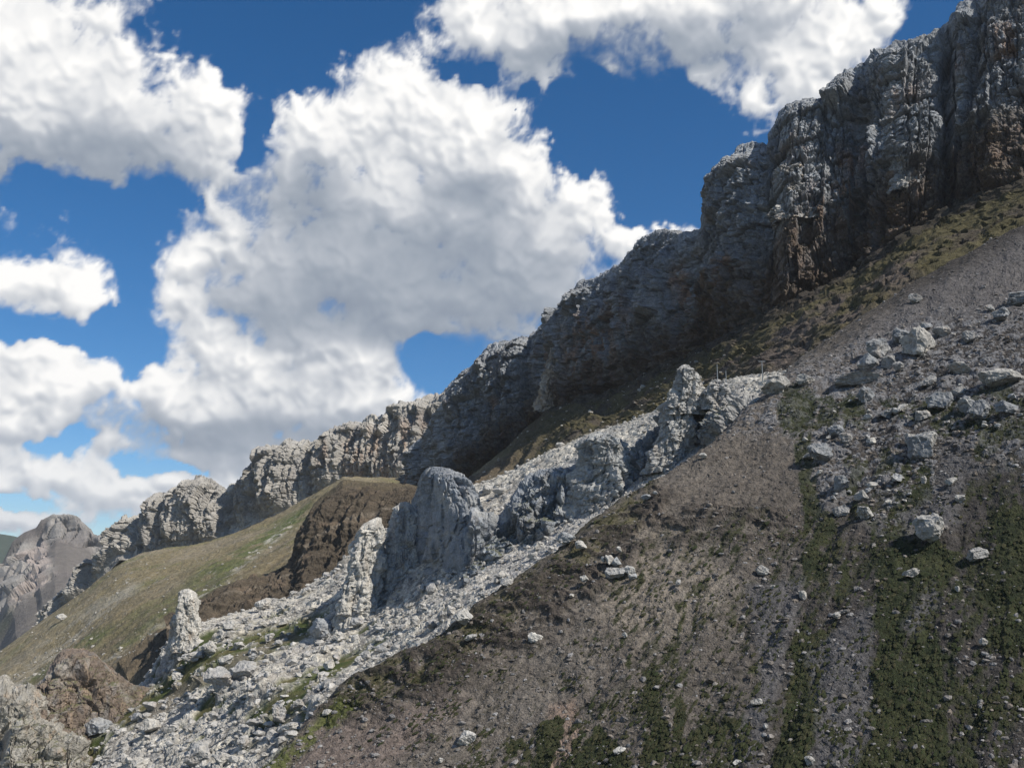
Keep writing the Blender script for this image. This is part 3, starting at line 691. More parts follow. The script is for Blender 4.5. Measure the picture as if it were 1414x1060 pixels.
def slope_far():
    nu, nv = 760, 320
    xs_t = [(-140,985),(0,893),(60,850),(95,826)] + [(x, y - 4) for x, y in FOOT2[2:-2]] + [(600,690),(640,668)] + [(x, y - 6) for x, y in FOOT1[3:]]
    def topY(x):
        return np.interp(x, [-140, 0, 95, 250, 400, 560, 600, 640], [2000, 2200, 2290, 2190, 2080, 1960, 1620, 1440]) if x < 640 else float(wallY(x)) - 4
    top = [(x, y, topY(x)) for x, y in xs_t]
    bot = [(-160,1130,900),(-40,1090,860)] + [(x + 8, y + 22, np.interp(x, [20, 229, 355, 477, 600, 810, 1000, 1110], [740, 850, 900, 910, 880, 800, 715, 660])) for x, y in FARB[1:]] 
    bot += [(1170,492,640),(1260,428,660),(1340,380,675),(1414,342,680),(1550,270,680),(1650,215,650)]
    a = row_a(bot, nu); b = row_a(top, nu)
    # photo-space even columns
    topn = b; botn = a
    back = b + np.array((-40, 120, -40.)); under = a + np.array((10, -30, -60.))
    mids = [(.25), (.5), (.75)]
    rows = [under, a] + [a * (1 - f) + b * f for f in mids] + [b, back]
    P = skin(rows, nv, [-.08, 0, .25, .5, .75, 1, 1.08])
    px, py, _ = proj(P)
    v = np.broadcast_to(np.linspace(-.08, 1.08, nv)[:, None], P.shape[:2])
    Pb = blur(blur(P, 16), 16); k_ = smooth(420, 250, px)[..., None] * smooth(-.02, .1, v)[..., None] * smooth(1.05, .97, v)[..., None]
    P = P * (1 - k_) + Pb * k_
    N = normals(P); N = blur(N, 6); N /= np.linalg.norm(N, axis=-1, keepdims=True)
    n0 = fbm(P / 300, 3, 401)
    gul = 0 * poly_mask(px + 8 * n0, py, [(430,685),(478,662),(580,668),(640,690),(560,760),(470,800),(400,830),(340,850),(300,870),(270,880),(270,800),(340,790),(400,740)], 14)
    blf = 0 * poly_mask(px, py, [(255,860),(240,835),(330,800),(420,780),(480,770),(430,815),(350,850),(280,880)], 8)
    blf2 = poly_mask(px, py, [(165,925),(215,885),(250,865),(250,890),(215,935),(180,945)], 7)
    blf3 = poly_mask(px, py, [(70,925),(120,895),(145,905),(165,960),(130,1010),(90,1000)], 8)
    dark = poly_mask(px, py, [(640,670),(700,630),(760,575),(800,560),(830,580),(770,610),(700,655),(660,680)], 10)
    uu = np.cumsum(np.linalg.norm(np.gradient(P, axis=1), axis=-1), axis=1)
    s_ = P[..., 0] * .93 - P[..., 1] * .36
    ribs = ridged(np.stack([s_ / 44, P[..., 2] / 500, uu * 0], -1) + .16 * fbm(P / 110, 3, 402)[..., None], 3, 403)
    steps = ridged(np.stack([uu / 500, P[..., 2] / 30, uu * 0], -1) + .3 * fbm(P / 60, 3, 404)[..., None], 2, 405)
    d = 18 * n0 + 4 * fbm(P / 60, 4, 406)
    d += gul * (44 * (ribs - .4) + 2.5 * steps) + (blf + blf2) * (13 * ribs + 3 * steps) + dark * (12 * ribs + 4 * steps)
    # turf shelves of the band under the main wall
    rill = ridged(np.stack([s_ / 30, P[..., 2] / 400, uu * 0], -1) + .25 * fbm(P / 80, 3, 418)[..., None], 3, 419)
    low_ = smooth(.62, .15, v + .12 * fbm(P / 90, 3, 420)) * smooth(640, 520, px)
    d -= 3.5 * low_ * smooth(.35, .8, rill)
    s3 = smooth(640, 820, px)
    sh = ridged(np.stack([uu / 160, v * 9, uu * 0], -1) + .5 * fbm(P / 50, 3, 407)[..., None], 3, 408)
    f1, e1, c1 = facets(P / 9, 41, 1.0)
    d += s3 * (5 * sh + 2.5 * f1 * smooth(0, .5, sh)) * smooth(.0, .25, v)
    f2, e2, c2 = facets(P / 16, 42, 1.0)
    d += 1.6 * (gul + blf + blf2).clip(0, 1) * f2 + .6 * f2 + 1.6 * fbm(P / 8, 4, 409) + 3.0 * fbm(P / 28, 3, 410)
    P = P + N * (d * smooth(1.04, .93, v))[..., None]
    c = colfill(P, (.19, .16, .095))
    n1 = fbm(P / 120, 4, 411); n2 = fbm(P / 30, 4, 412)
    c = mixc(c, (.23, .20, .15), smooth(-.1, .5, n1) * .6)
    str_ = fbm(np.stack([uu / 260, v * 22, uu * 0], -1) + fbm(P / 150, 2, 413)[..., None] * .5, 4, 414)
    c = mixc(c, (.13, .135, .055), smooth(0.05, .45, str_ + .2 * n2) * .6)
    gr = np.zeros(px.shape)
    for pl in ([(40,935),(90,900),(170,862),(250,815),(330,760),(400,712),(430,698),(410,725),(340,780),(270,840),(190,885),(120,905),(60,945),(0,975),(0,960)],):
        gr = np.maximum(gr, poly_mask(px, py, pl, 7))
    c = mixc(c, (.080, .108, .032), gr * .9 * smooth(-.5, .1, n2 + .5 * str_))
    c *= (1 + .35 * fbm(P / 9, 4, 416))[..., None]
    c = mixc(c, (.30, .285, .25), smooth(.30, .42, fbm(P / 6.5, 3, 417)) * .5 * (1 - smooth(560, 700, px)))
    pale = poly_mask(px, py, [(0,945),(60,890),(140,830),(170,795),(190,800),(160,830),(110,880),(60,925),(0,975)], 12)
    c = mixc(c, (.34, .31, .26), np.clip(pale * smooth(-.1, .3, str_ + .3 * n2), 0, 1) * .75)
    for pl in ([(60,950),(150,905),(240,850),(330,780),(400,722),(404,727),(335,788),(245,858),(155,912),(65,958)],):
        c = mixc(c, (.42, .40, .34), poly_mask(px, py + 5 * n2, pl, 2.5) * smooth(-.1, .25, fbm(P / 22, 3, 415)) * .9)
    br = np.clip(gul + blf + blf2 + .9 * dark, 0, 1)
    c = mixc(c, (.092, .070, .054), br * .92)
    c = mixc(c, (.15, .125, .075), gul * smooth(.1, .6, n2 + .3 * n1) * .6)
    bb = poly_mask(px, py, [(180,910),(250,850),(300,870),(340,880),(240,960),(150,1010),(120,1000),(150,930)], 12) * (1 - blf2)
    c = mixc(c, (.15, .12, .09), bb * .85)
    c = mixc(c, (.10, .082, .058), low_ * smooth(.3, .75, rill) * .7)
    c = mixc(c, (.125, .105, .07), low_ * .45)
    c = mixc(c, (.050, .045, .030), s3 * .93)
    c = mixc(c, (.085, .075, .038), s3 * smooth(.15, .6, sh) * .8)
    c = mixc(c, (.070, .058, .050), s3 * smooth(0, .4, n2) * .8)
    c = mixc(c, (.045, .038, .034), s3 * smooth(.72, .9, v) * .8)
    strip = poly_mask(px, py, [(655,680),(720,650),(800,604),(850,590),(900,590),(940,560),(1000,535),(1000,560),(900,610),(800,660)], 6)
    c = mixc(c, (.27, .24, .19), strip * .85)
    br2 = poly_mask(px, py, [(960,560),(1060,525),(1160,475),(1260,405),(1300,350),(1200,400),(1100,455),(1010,500),(880,590)], 8)
    c = mixc(c, (.11, .09, .08), br2 * .7 * smooth(-.3, .2, n2))
    return P, c
P, c = slope_far()
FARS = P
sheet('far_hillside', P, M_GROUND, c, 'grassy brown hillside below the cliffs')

# ------------------------------------------------------------------ far mountains
def far_mountain():
    sk = [(-260,830),(-160,800),(-60,810),(0,787),(20,752),(35,742),(52,735),(58,725),(68,718),(76,713),(92,712),(104,716),(118,722),(128,731),(132,741),(140,738),(152,742),(160,752),(180,760),(260,800),(420,850)]
    nu, nv = 300, 200
    xs = np.linspace(-260, 420, nu); ty = np.interp(xs, *np.array(sk, float).T)
    rows = [at(xs, ty + dy, np.full(nu, 6200.) - dd) for dy, dd in ((230, 2600), (170, 2000), (110, 1350), (60, 650), (22, 150), (0, 0))]
    bk = rows[-1].copy(); bk[:, 1] += 900; bk[:, 2] -= 600; rows.append(bk)
    pos = [0, .22, .45, .65, .85, 1.0, 1.15]
    P = skin(rows, nv, pos); px, py, _ = proj(P)
    v = np.broadcast_to(np.linspace(0, 1.15, nv)[:, None], P.shape[:2])
    N = normals(P); N = blur(N, 5); N /= np.linalg.norm(N, axis=-1, keepdims=True)
    cl = smooth(.80, .90, v + .05 * fbm(P / 600, 2, 500)) * smooth(55, 70, px) + poly_mask(px, py, [(-60,900),(-60,800),(0,775),(40,740),(56,738),(75,790),(55,815),(10,850),(-20,880)], 8)
    cl = np.clip(cl, 0, 1)
    d = 90 * fbm(P / 900, 4, 501) + (18 + 32 * cl) * ridged(P / (350, 350, 1200), 4, 502)
    f, e, cc = facets(P / (90, 90, 200), 51, 1.1); d += cl * (55 * f - 30 * smooth(.12, 0, e))
    P = P + N * (d * smooth(1.02, .9, v) * smooth(0, .1, v) * .8)[..., None]
    P[..., 2] += np.exp(-((v - 1) / .05) ** 2) * 25 * facets(P / (120, 120, 500), 9)[0]
    c = colfill(P, (.15, .135, .12))
    c = mixc(c, (.30, .285, .265), cl * .85)
    n = fbm(P / 500, 4, 511)
    c = mixc(c, (.09, .11, .045), smooth(-.1, .35, n) * smooth(.62, .4, v) * .9)
    c = mixc(c, (.16, .14, .13), smooth(.0, .4, fbm(P / 300, 3, 512)) * .5)
    bl = poly_mask(px, py, [(20,770),(60,745),(72,780),(62,812),(20,840),(10,850),(40,812),(52,790)], 3)
    c = mixc(c, (.34, .28, .25), bl * .6)
    sheet('far_mountain', P, M_FAR, c, 'distant grey peak with a rocky crown')
    sk = [(-700,790),(-400,760),(-200,742),(-60,738),(0,745),(22,747),(60,760),(160,790),(400,800),(900,795)]
    nu, nv = 200, 40
    xs = np.linspace(-700, 900, nu); ty = np.interp(xs, *np.array(sk, float).T)
    rows = [at(xs, ty + 140, np.full(nu, 11000.)), at(xs, ty + 60, np.full(nu, 12300.)), at(xs, ty, np.full(nu, 13500.))]
    bk = rows[-1].copy(); bk[:, 1] += 3000; bk[:, 2] -= 1500; rows.append(bk)
    P = skin(rows, nv); N = normals(P); P = P + N * (160 * ridged(P / 1800, 4, 520))[..., None] * .6
    c = colfill(P, (.05, .065, .04))
    sheet('far_ridge', P, M_FAR, c, 'dark blue ridge on the horizon')
    # valley floor out to the horizon
    g = np.linspace(-1, 1, 160)
    X, Yy = np.meshgrid(g * 14000, np.linspace(-1500, 19000, 160))
    P = np.stack([X, Yy, np.full(X.shape, -900.)], -1); P[..., 2] += 120 * fbm(P / 3000, 3, 530)
    sheet('valley_ground', P, M_FAR, mixc(colfill(P, (.06, .08, .03)), (.14, .12, .09), smooth(-.3, .4, fbm(P / 2500, 4, 531))), 'green valley floor far below')
far_mountain()
# ------------------------------------------------------------------ what lies where: depth seen at a photo pixel
ZB = np.full((560, 740), 1e9)
def zb_add(P):
    px, py, d = proj(P)
    ix = np.round(px / 2).astype(int) + 16; iy = np.round(py / 2).astype(int) + 15
    ok = (ix >= 1) & (ix < 739) & (iy >= 1) & (iy < 559)
    ix, iy, Y = ix[ok], iy[ok], P[..., 1][ok]
    for dx in (-1, 0, 1):
        for dy in (-1, 0, 1): np.minimum.at(ZB, (iy + dy, ix + dx), Y)
for S_ in (NEAR, MID, FARS): zb_add(S_)
def ground_Y(px, py):
    return float(ZB[int(np.clip(round(py / 2) + 15, 0, 559)), int(np.clip(round(px / 2) + 16, 0, 739))])

# ------------------------------------------------------------------ rock towers and outcrops
def rock_colour(P, base=ROCK, seed=0, stain=.4, dark=.5):
    c = colfill(P, base); r = 14.0
    c = mixc(c, PALE, smooth(-.1, .5, fbm(P / r, 4, 600 + seed)) * .5)
    c = mixc(c, (.20, .205, .21), smooth(.0, .5, fbm(P / (5, 5, 16), 4, 610 + seed)) * dark)
    c = mixc(c, (.36, .27, .19), smooth(.15, .5, fbm(P / (7, 7, 22), 3, 620 + seed)) * stain)
    return c
def tower(levels, label, Y=None, cat='rock tower', name='rock_tower', seed=0, thick=.8, base=ROCK, stain=.4, rough=1.0, power=2.6, lean=0.0, nr=110, nl=84, yaw=0.0):
    L = np.array(levels, float); L = L[np.argsort(L[:, 0])]
    py = np.linspace(L[0, 0], L[-1, 0], nl)
    xl, xr = np.interp(py, L[:, 0], L[:, 1]), np.interp(py, L[:, 0], L[:, 2])
    if Y is None: Y = ground_Y((L[-1, 1] + L[-1, 2]) / 2, L[-1, 0] - 6)
    A, B = at(xl, py, np.full(nl, Y)), at(xr, py, np.full(nl, Y))
    cx, hw = (A[:, 0] + B[:, 0]) / 2, (B[:, 0] - A[:, 0]) / 2
    z = A[:, 2]; H = z[0] - z[-1]
    th = np.linspace(0, 2 * math.pi, nr, endpoint=False)
    ct, st = np.cos(th), np.sin(th)
    rr = (np.abs(ct) ** power + np.abs(st) ** power) ** (-1 / power)
    W = hw.max(); ya = math.radians(yaw)
    # plan of the rock: a rounded block turned by yaw, scaled so that its width is the width seen
    ex, ey = rr * ct, rr * st * thick
    gx, gy = ex * math.cos(ya) - ey * math.sin(ya), ex * math.sin(ya) + ey * math.cos(ya)
    mx = np.abs(gx).max(); gx, gy = gx / mx, gy / mx
    back = (z - z[-1]) * lean
    hy = hw * .6 + W * .4 * smooth(-.02, .15, (z[0] - z) / H)
    P = np.stack([cx[:, None] + hw[:, None] * gx[None], Y + hy[:, None] * gy[None] + back[:, None], np.repeat(z[:, None], nr, 1)], -1)
    nn = np.hypot(gx, gy)
    N = np.stack([np.broadcast_to(gx / nn, P.shape[:2]), np.broadcast_to(gy / nn, P.shape[:2]), np.zeros(P.shape[:2])], -1)
    s = W
    q = P + 31.7 * seed
    w = fbm(q / (s * .8), 3, 701)[..., None] * s * .12
    d = blur(.30 * s * facets((q + w) / (s * .95, s * .95, s * 1.6), 702)[0], 1)
    fa, ea, ca = facets((q + w) / (s * .42, s * .42, s * .75), 703); d += .15 * s * fa - .10 * s * smooth(.12, 0, ea)
    fb, eb, cb = facets((q + w * .5) / (s * .17), 704); d += .06 * s * fa * 0 + .055 * s * fb - .03 * s * smooth(.1, 0, eb)
    d += .07 * s * ridged(q / (s * .5, s * .5, s * 1.5), 3, 705) + .02 * s * fbm(q / (s * .1), 3, 706)
    sj = np.arange(nr)[None] / nr * 2 * math.pi * s * .8 + .12 * s * fbm(q / (s * .5), 3, 708); zj = P[..., 2] + .1 * s * fbm(q / (s * .4), 3, 709)
    B1, j1, b1 = blocks(sj, zj, s * .85, s * .62, 341 + seed); B2, j2, b2 = blocks(sj, zj, s * .3, s * .24, 342 + seed)
    d += .16 * s * B1 + .09 * s * B2 - .05 * s * smooth(.05 * s, 0, j1) - .025 * s * smooth(.03 * s, 0, j2)
    d = d * rough * (.35 + .65 * smooth(0, .12, (z[0] - z) / H))[:, None]
    P = P + N * d[..., None]
    P[..., 2] += .05 * s * facets(q / (s * .3), 707)[0] * rough
    top = P[0].mean(0) + np.array((0, 0, .03 * s)); 
    c = rock_colour(P, base, seed, stain) * (.86 + .28 * cb)[..., None]
    V = np.vstack([P.reshape(-1, 3), top[None]]); cc = np.vstack([c.reshape(-1, 3), c[0].mean(0)[None]])
    fcs = grid_faces(nl, nr, True)[:, ::-1]
    k = len(V) - 1; i = np.arange(nr)
    capf = np.stack([i, (i + 1) % nr, np.full(nr, k), np.full(nr, k)], 1)
    tri = np.vstack([fcs[:, [0, 1, 2]], fcs[:, [0, 2, 3]], capf[:, :3][:, ::-1]])
    origin = np.array((cx[-1], Y, z[-1]))
    o = link(name, make_mesh(name, V - origin, tri, M_ROCK, cc)); o.location = origin
    tag(o, label, cat)
    return o

SHADE_BLUE = (.215, .235, .26)  # limestone darkened and blued, so shade on tower and ridge is in the colour
tower([(646,588,612),(651,580,623),(662,573,637),(676,569,649),(690,565,659),(710,560,667),(735,555,674),(760,547,683),(785,542,690),(830,530,690)], 'largest bluish grey rock tower, round-topped, standing above the pale rubble slope', Y=ground_Y(600, 785) + 26, seed=1, base=SHADE_BLUE, stain=.12, yaw=-66, thick=.26, power=3.4, rough=.5)
tower([(694,554,566),(700,544,568),(715,541,572),(730,541,575),(760,534,580),(800,524,585),(840,515,585)], 'square-shouldered pale rock block close behind the left side of the largest tower', Y=ground_Y(560, 800) + 26, seed=2, base=(.40,.40,.39), stain=.2, yaw=14, power=3.5, rough=.7)
tower([(715,517,528),(720,508,530),(735,500,533),(750,490,532),(765,483,532),(785,479,530),(800,476,524),(840,466,522),(880,456,526)], 'bright sunlit rock pillar standing left of the largest tower', Y=668, seed=3, base=PALE, stain=.25, yaw=18, power=3, rough=.8)
tower([(813,253,262),(818,248,268),(830,246,272),(850,247,273),(870,244,275),(900,238,278)], 'lone pale rock pinnacle on the left, rising from the edge of the rubble slope', seed=4, base=PALE, stain=.6, yaw=10, rough=.7)
tower([(848,239,244),(865,237,247),(880,234,248),(905,230,250)], 'thin rock blade leaning against the left side of the lone pale pinnacle', seed=5, base=PALE, stain=.5, nr=50, nl=50)
tower([(597,820,836),(603,808,850),(612,801,862),(630,798,870),(655,795,874),(680,789,872),(720,776,860)], 'flat-topped blue-grey block at the highest part of the jagged ridge', Y=ground_Y(830, 700) + 20, seed=6, base=(.31,.32,.32), stain=.2, yaw=-40, thick=.6, power=4, rough=.95, cat='rock block', name='rock_block')
tower([(504,943,951),(511,937,957),(524,931,965),(540,927,972),(552,923,975),(575,918,972)], 'split square-topped rock tower crowning the upper end of the jagged ridge', Y=565, seed=7, base=(.38,.375,.36), stain=.3)
tower([(551,924,942),(560,919,952),(580,917,960),(600,912,962),(622,900,956),(655,885,935)], 'rounded rock shoulder directly below the square-topped tower', Y=566, seed=8, base=(.37,.37,.36), stain=.3, cat='rock shoulder', name='rock_shoulder')
tower([(524,984,993),(532,978,999),(545,974,1005),(566,968,1008)], 'short squat rock tower just right of the square-topped tower', Y=556, seed=9, base=(.36,.355,.345), stain=.2, nr=70, nl=50)
tower([(222,1081,1088),(232,1077,1096),(246,1078,1104),(262,1075,1113),(285,1070,1120),(312,1064,1132)], 'knobbly pinnacle standing out from the foot of the big wall', Y=float(wallY(1090)) - 1, seed=10, stain=.5, base=(.27,.262,.25), lean=.16, rough=1.3)
tower([(186,1248,1256),(197,1241,1262),(215,1238,1266),(240,1236,1268),(265,1233,1271)], 'small pointed spur on the upper wall near its deep vertical cleft', Y=float(wallY(1250)) + 4, seed=11, stain=.4, base=(.27,.27,.265), lean=.16, rough=1.3)
tower([(480,760,767),(492,756,773),(515,755,775),(535,749,776),(552,743,774),(570,738,776)], 'orange-tinged sunlit pillar against the foot of the big wall', Y=float(wallY(760)) - 20, seed=12, base=(.36,.31,.25), stain=.7)
def outcrop(top, bot, Yf, label, cat, name, seed, base, nu=260, nv=150, lean=14, size=20.0, amp=1.0, stain=.3, ends=True, ribs=0.0, top_turf=None, plateau=10.0):
    """a standing mass of rock between a skyline and a foot, with a rounded back; Yf(px) is how far its foot is"""
    xs = np.linspace(top[0][0], top[-1][0], nu)
    ty = np.interp(xs, *np.array(top, float).T); by = np.interp(xs, *np.array(bot, float).T)
    Yb = Yf(xs)
    if ends:
        e = np.abs(np.linspace(-1, 1, nu)); Yb = Yb + size * 1.3 * smooth(.7, 1.0, e)
    rows = [at(xs, by + (ty - by) * f, Yb + b * lean) for f, b in ((-.3, -.6), (0, 0), (.35, .5), (.7, 1.0), (.92, 1.6), (1.0, 2.3))]
    q = rows[-1].copy(); q[:, 1] += plateau; q[:, 2] -= 3; rows.append(q)
    q = q.copy(); q[:, 1] += 18; q[:, 2] -= 50; rows.append(q)
    pos = [-.3, 0, .35, .7, .92, 1, 1.1, 1.3]
    P = skin(rows, nv, pos); N = blur(normals(P), 4); N /= np.linalg.norm(N, axis=-1, keepdims=True)
    v = np.broadcast_to(np.linspace(-.3, 1.3, nv)[:, None], P.shape[:2])
    s = size; Q = P + seed * 17.3
    w = fbm(Q / s, 3, 761)[..., None] * s * .22
    d = blur(.55 * s * facets((Q + w) / (s * 1.1, s * 1.1, s * 1.8), 762)[0], 3) + .25 * s * ridged(Q / (s * 1.1, s * 1.1, s * 2.6), 3, 765)
    f, e, cb = facets((Q + w) / (s * .45, s * .45, s * .7), 763); d += blur(.24 * s * f, 1) - .12 * s * smooth(.1, 0, e)
    f, e, cc = facets((Q + w * .4) / (s * .17), 764); d += .075 * s * f - .03 * s * smooth(.1, 0, e)
    d = amp * d
    if ribs:
        s_ = P[..., 0] * .9 - P[..., 1] * .3
        rb = ridged(np.stack([s_ / 34, P[..., 2] / 300, s_ * 0], -1) + .22 * fbm(P / 60, 3, 771)[..., None], 3, 772)
        ld = ridged(np.stack([s_ / 200, s_ * 0, P[..., 2] / 11], -1) + .15 * fbm(P / 30, 3, 773)[..., None], 2, 774)
        d = d + ribs * ((rb - .3) * (.35 + .65 * smooth(1.0, .55, v)) + .22 * ld * smooth(1, .8, v)) + 1.5 * fbm(P / 6, 3, 775)
    sj = P[..., 0] * .9 - P[..., 1] * .3 + .2 * s * fbm(Q / (s * .7), 3, 767); zj = P[..., 2] + .15 * s * fbm(Q / (s * .6), 3, 768)
    B1, j1, b1 = blocks(sj, zj, s * .9, s * .6, 351); B2, j2, b2 = blocks(sj, zj, s * .33, s * .25, 352)
    d = d + amp * s * (.20 * B1 + .11 * B2 - .05 * smooth(.05 * s, 0, j1) - .03 * smooth(.03 * s, 0, j2))
    P = P + N * (d * (.35 + .65 * smooth(1, .85, v)))[..., None]
    P[..., 2] += np.exp(-((v - 1) / .05) ** 2) * (amp * .18 * s * facets(P / (s * .4, s * .4, s * 2), 766)[0])
    c = rock_colour(P, base, seed, stain, .5) * (.86 + .28 * cb)[..., None]
    flat = np.clip(normals(P)[..., 2], 0, 1)
    c = mixc(c, (.10, .105, .045), smooth(.6, .85, flat) * smooth(.95, .75, v) * .8)
    if top_turf is not None:
        c = colfill(P, base) * (.85 + .3 * cb)[..., None]
        c = mixc(c, (.17, .13, .095), smooth(.0, .5, fbm(P / (30, 30, 8), 4, 776)) * .6)
        c = mixc(c, top_turf, smooth(.84, 1.02, v + .10 * fbm(P / 25, 3, 777)) * .75)
        c = mixc(c, (.24, .21, .17), np.exp(-((v - .5 - .1 * fbm(P / 40, 2, 778)) / .02) ** 2) * .4)
    o = link(name, make_mesh(name, P, grid_faces(nv, nu), M_GROUND if top_turf is not None else M_ROCK, c))
    if cat: tag(o, label, cat)
    else: tag(o, label, kind='structure')
outcrop([(232,856),(262,838),(300,814),(340,800),(372,794),(396,782),(410,760),(420,722),(436,694),(474,663),(520,667),(570,671),(620,688),(680,700)],
        [(232,888),(290,872),(355,852),(412,828),(477,790),(540,750),(600,715),(680,705)],
        lambda x: np.interp(x, [232, 355, 477, 600, 680], [880, 915, 925, 900, 880]), 'dark brown gullied earth bluff under the far cliffs', None, 'gullied_bluff', 21, (.080, .066, .050),
        nu=520, nv=200, size=26, amp=.22, lean=48, ends=False, ribs=15.0, top_turf=(.115, .098, .06), plateau=60.0)
outcrop([(38,962),(62,938),(72,920),(84,905),(100,897),(118,901),(135,912),(150,925),(168,940),(185,950),(205,958),(225,962)], [(38,1012),(90,1035),(120,1030),(150,1008),(190,985),(225,968)],
        lambda x: np.interp(x, [38, 172, 225], [665, 700, 735]), 'reddish earthy bluff at lower left with a dark overhung edge', 'rock bluff', 'rock_bluff', 13, (.18, .145, .118), size=24, amp=.5, stain=.5, lean=16, ends=False, ribs=3.0)
outcrop([(-90,955),(-40,938),(0,943),(16,956),(30,950),(44,962),(56,984),(74,992),(90,1012),(108,1018),(124,1042),(146,1066)], [(-90,1220),(0,1190),(80,1140),(146,1090)],
        lambda x: np.interp(x, [-90, 146], [606, 640]), 'pale broken outcrop in the bottom left corner', 'rock outcrop', 'rock_outcrop', 14, (.31, .295, .26), nu=340, nv=220, size=24, amp=.85, stain=.6, lean=20, ends=False)

def ridge():
    top = [(640,742),(652,706),(668,710),(690,706),(706,694),(716,672),(730,657),(750,649),(775,643),(792,640),(800,628),(870,632),(884,618),(900,602),(914,590),(925,572),(960,566),(1000,556),(1040,548),(1085,546)]
    bot = [(640,815),(700,778),(740,757),(800,722),(850,690),(900,660),(950,627),(1000,603),(1050,590),(1085,585)]
    nu, nv = 460, 120
    xs = np.linspace(640, 1085, nu)
    ty = np.interp(xs, *np.array(top, float).T); by = np.interp(xs, *np.array(bot, float).T)
    bx = [640, 700, 740, 800, 850, 900, 950, 1000, 1050, 1085]
    Yb = np.interp(xs, bx, [ground_Y(x, float(np.interp(x, *np.array(bot, float).T)) - 4) + 16 for x in bx]); Yb = np.convolve(np.pad(Yb, 40, mode='edge'), np.ones(81) / 81, 'valid')
    rows = [at(xs, by + (ty - by) * f, Yb + b) for f, b in ((-.15, -3), (0, 0), (.35, 2), (.7, 6), (.92, 12), (1.0, 20))]
    q = rows[-1].copy(); q[:, 1] += 12; q[:, 0] += 6; q[:, 2] -= 3; rows.append(q)
    q = q.copy(); q[:, 1] += 16; q[:, 0] += 8; q[:, 2] -= 40; rows.append(q)
    pos = [-.15, 0, .35, .7, .92, 1, 1.1, 1.3]
    P = skin(rows, nv, pos); N = blur(normals(P), 4); N /= np.linalg.norm(N, axis=-1, keepdims=True)
    v = np.broadcast_to(np.linspace(-.15, 1.3, nv)[:, None], P.shape[:2])
    w = fbm(P / 20, 3, 751)[..., None] * 4
    d = blur(9 * facets((P + w) / (24, 24, 34), 752)[0], 3)
    f, e, cb = facets((P + w) / (10, 10, 15), 753); d += blur(4.5 * f, 1) - 2.2 * smooth(.13, 0, e)
    f, e, cc = facets((P + w) / 4.2, 754); d += 1.6 * f
    d += 3 * ridged(P / (16, 16, 40), 3, 755)
    sj = P[..., 0] * .75 - P[..., 1] * .65 + 3 * fbm(P / 14, 3, 757); zj = P[..., 2] + 2 * fbm(P / 12, 3, 758)
    B1, j1, b1 = blocks(sj, zj, 22, 18, 331); B2, j2, b2 = blocks(sj, zj, 8, 6.5, 332); B3, j3, b3 = blocks(sj, zj, 3, 2.5, 333)
    d += blur(5 * B1, 1) + 2.6 * B2 + 1.0 * B3 - 1.5 * smooth(.8, 0, j1) - .8 * smooth(.5, 0, j2)
    P = P + N * (d * smooth(-.15, .1, v) * (.35 + .65 * smooth(1, .85, v)))[..., None]
    P[..., 2] += np.exp(-((v - 1) / .06) ** 2) * (3.2 * facets(P / (9, 9, 40), 756)[0])
    c = rock_colour(P, SHADE_BLUE, 9, .12, .5) * (.86 + .28 * cb)[..., None]
    px = proj(P)[0]
    c = mixc(c, (.34, .325, .30), smooth(930, 1000, px) * .6)
    flat = np.clip(normals(P)[..., 2], 0, 1)
    c = mixc(c, (.09, .095, .04), smooth(.62, .85, flat) * smooth(.9, .7, v) * .8)
    o = link('rock_ridge', make_mesh('rock_ridge', P, grid_faces(nv, nu), M_ROCK, c))
    tag(o, 'jagged blue-grey rock ridge climbing from the largest tower to the upper right', 'rock ridge')
    return P
RIDGE = ridge()

# ------------------------------------------------------------------ boulders
rng = np.random.default_rng(7)
def boulder_verts(sub, seed, cuts=9, rough=.05):
    import bmesh
    bm = bmesh.new(); bmesh.ops.create_icosphere(bm, subdivisions=sub, radius=1.0)
    V = np.array([v.co[:] for v in bm.verts]); Fc = np.array([[v.index for v in f.verts] for f in bm.faces]); bm.free()
    r = np.random.default_rng(seed)
    V = V * (1 + .12 * fbm(V * 1.1 + seed * 3.1, 2, seed)[:, None])
    for _ in range(cuts):
        n = r.normal(size=3); n /= np.linalg.norm(n); dd = r.uniform(.45, .82)
        k = V @ n - dd; V = V - np.clip(k, 0, None)[:, None] * n
    fa, ea, _c = facets(V * 2.0 + seed, seed, 1.0); fb, eb, _c = facets(V * 4.6 + seed, seed + 1, 1.0)
    V = V * (1 + rough * fbm(V * 3.5 + seed, 3, seed + 50) + .13 * fa - .06 * smooth(.1, 0, ea) + (.06 * fb if sub > 2 else 0))[:, None]
    V /= np.abs(V).max(0)
    return V.astype(f4), Fc
def boulder_mesh(name, sub, seed, base, s=(1, 1, .8), cuts=9):
    V, Fc = boulder_verts(sub, seed, cuts)
    c = rock_colour(V * 9.0 + seed, base, seed % 7, .25, .45)
    return make_mesh(name, V * np.array(s), Fc, M_ROCK, c)
PROTO = [boulder_mesh('boulder', 3, 100 + i, b, cuts=c_) for i, (b, c_) in enumerate([((.44,.43,.41), 9), ((.38,.38,.375), 12), ((.43,.415,.38), 7), ((.35,.355,.36), 10), ((.41,.40,.385), 14), ((.44,.425,.39), 10), ((.36,.35,.33), 8), ((.42,.42,.415), 11)])]
GRADN = Vector((-.35, -.45, .82)).normalized()
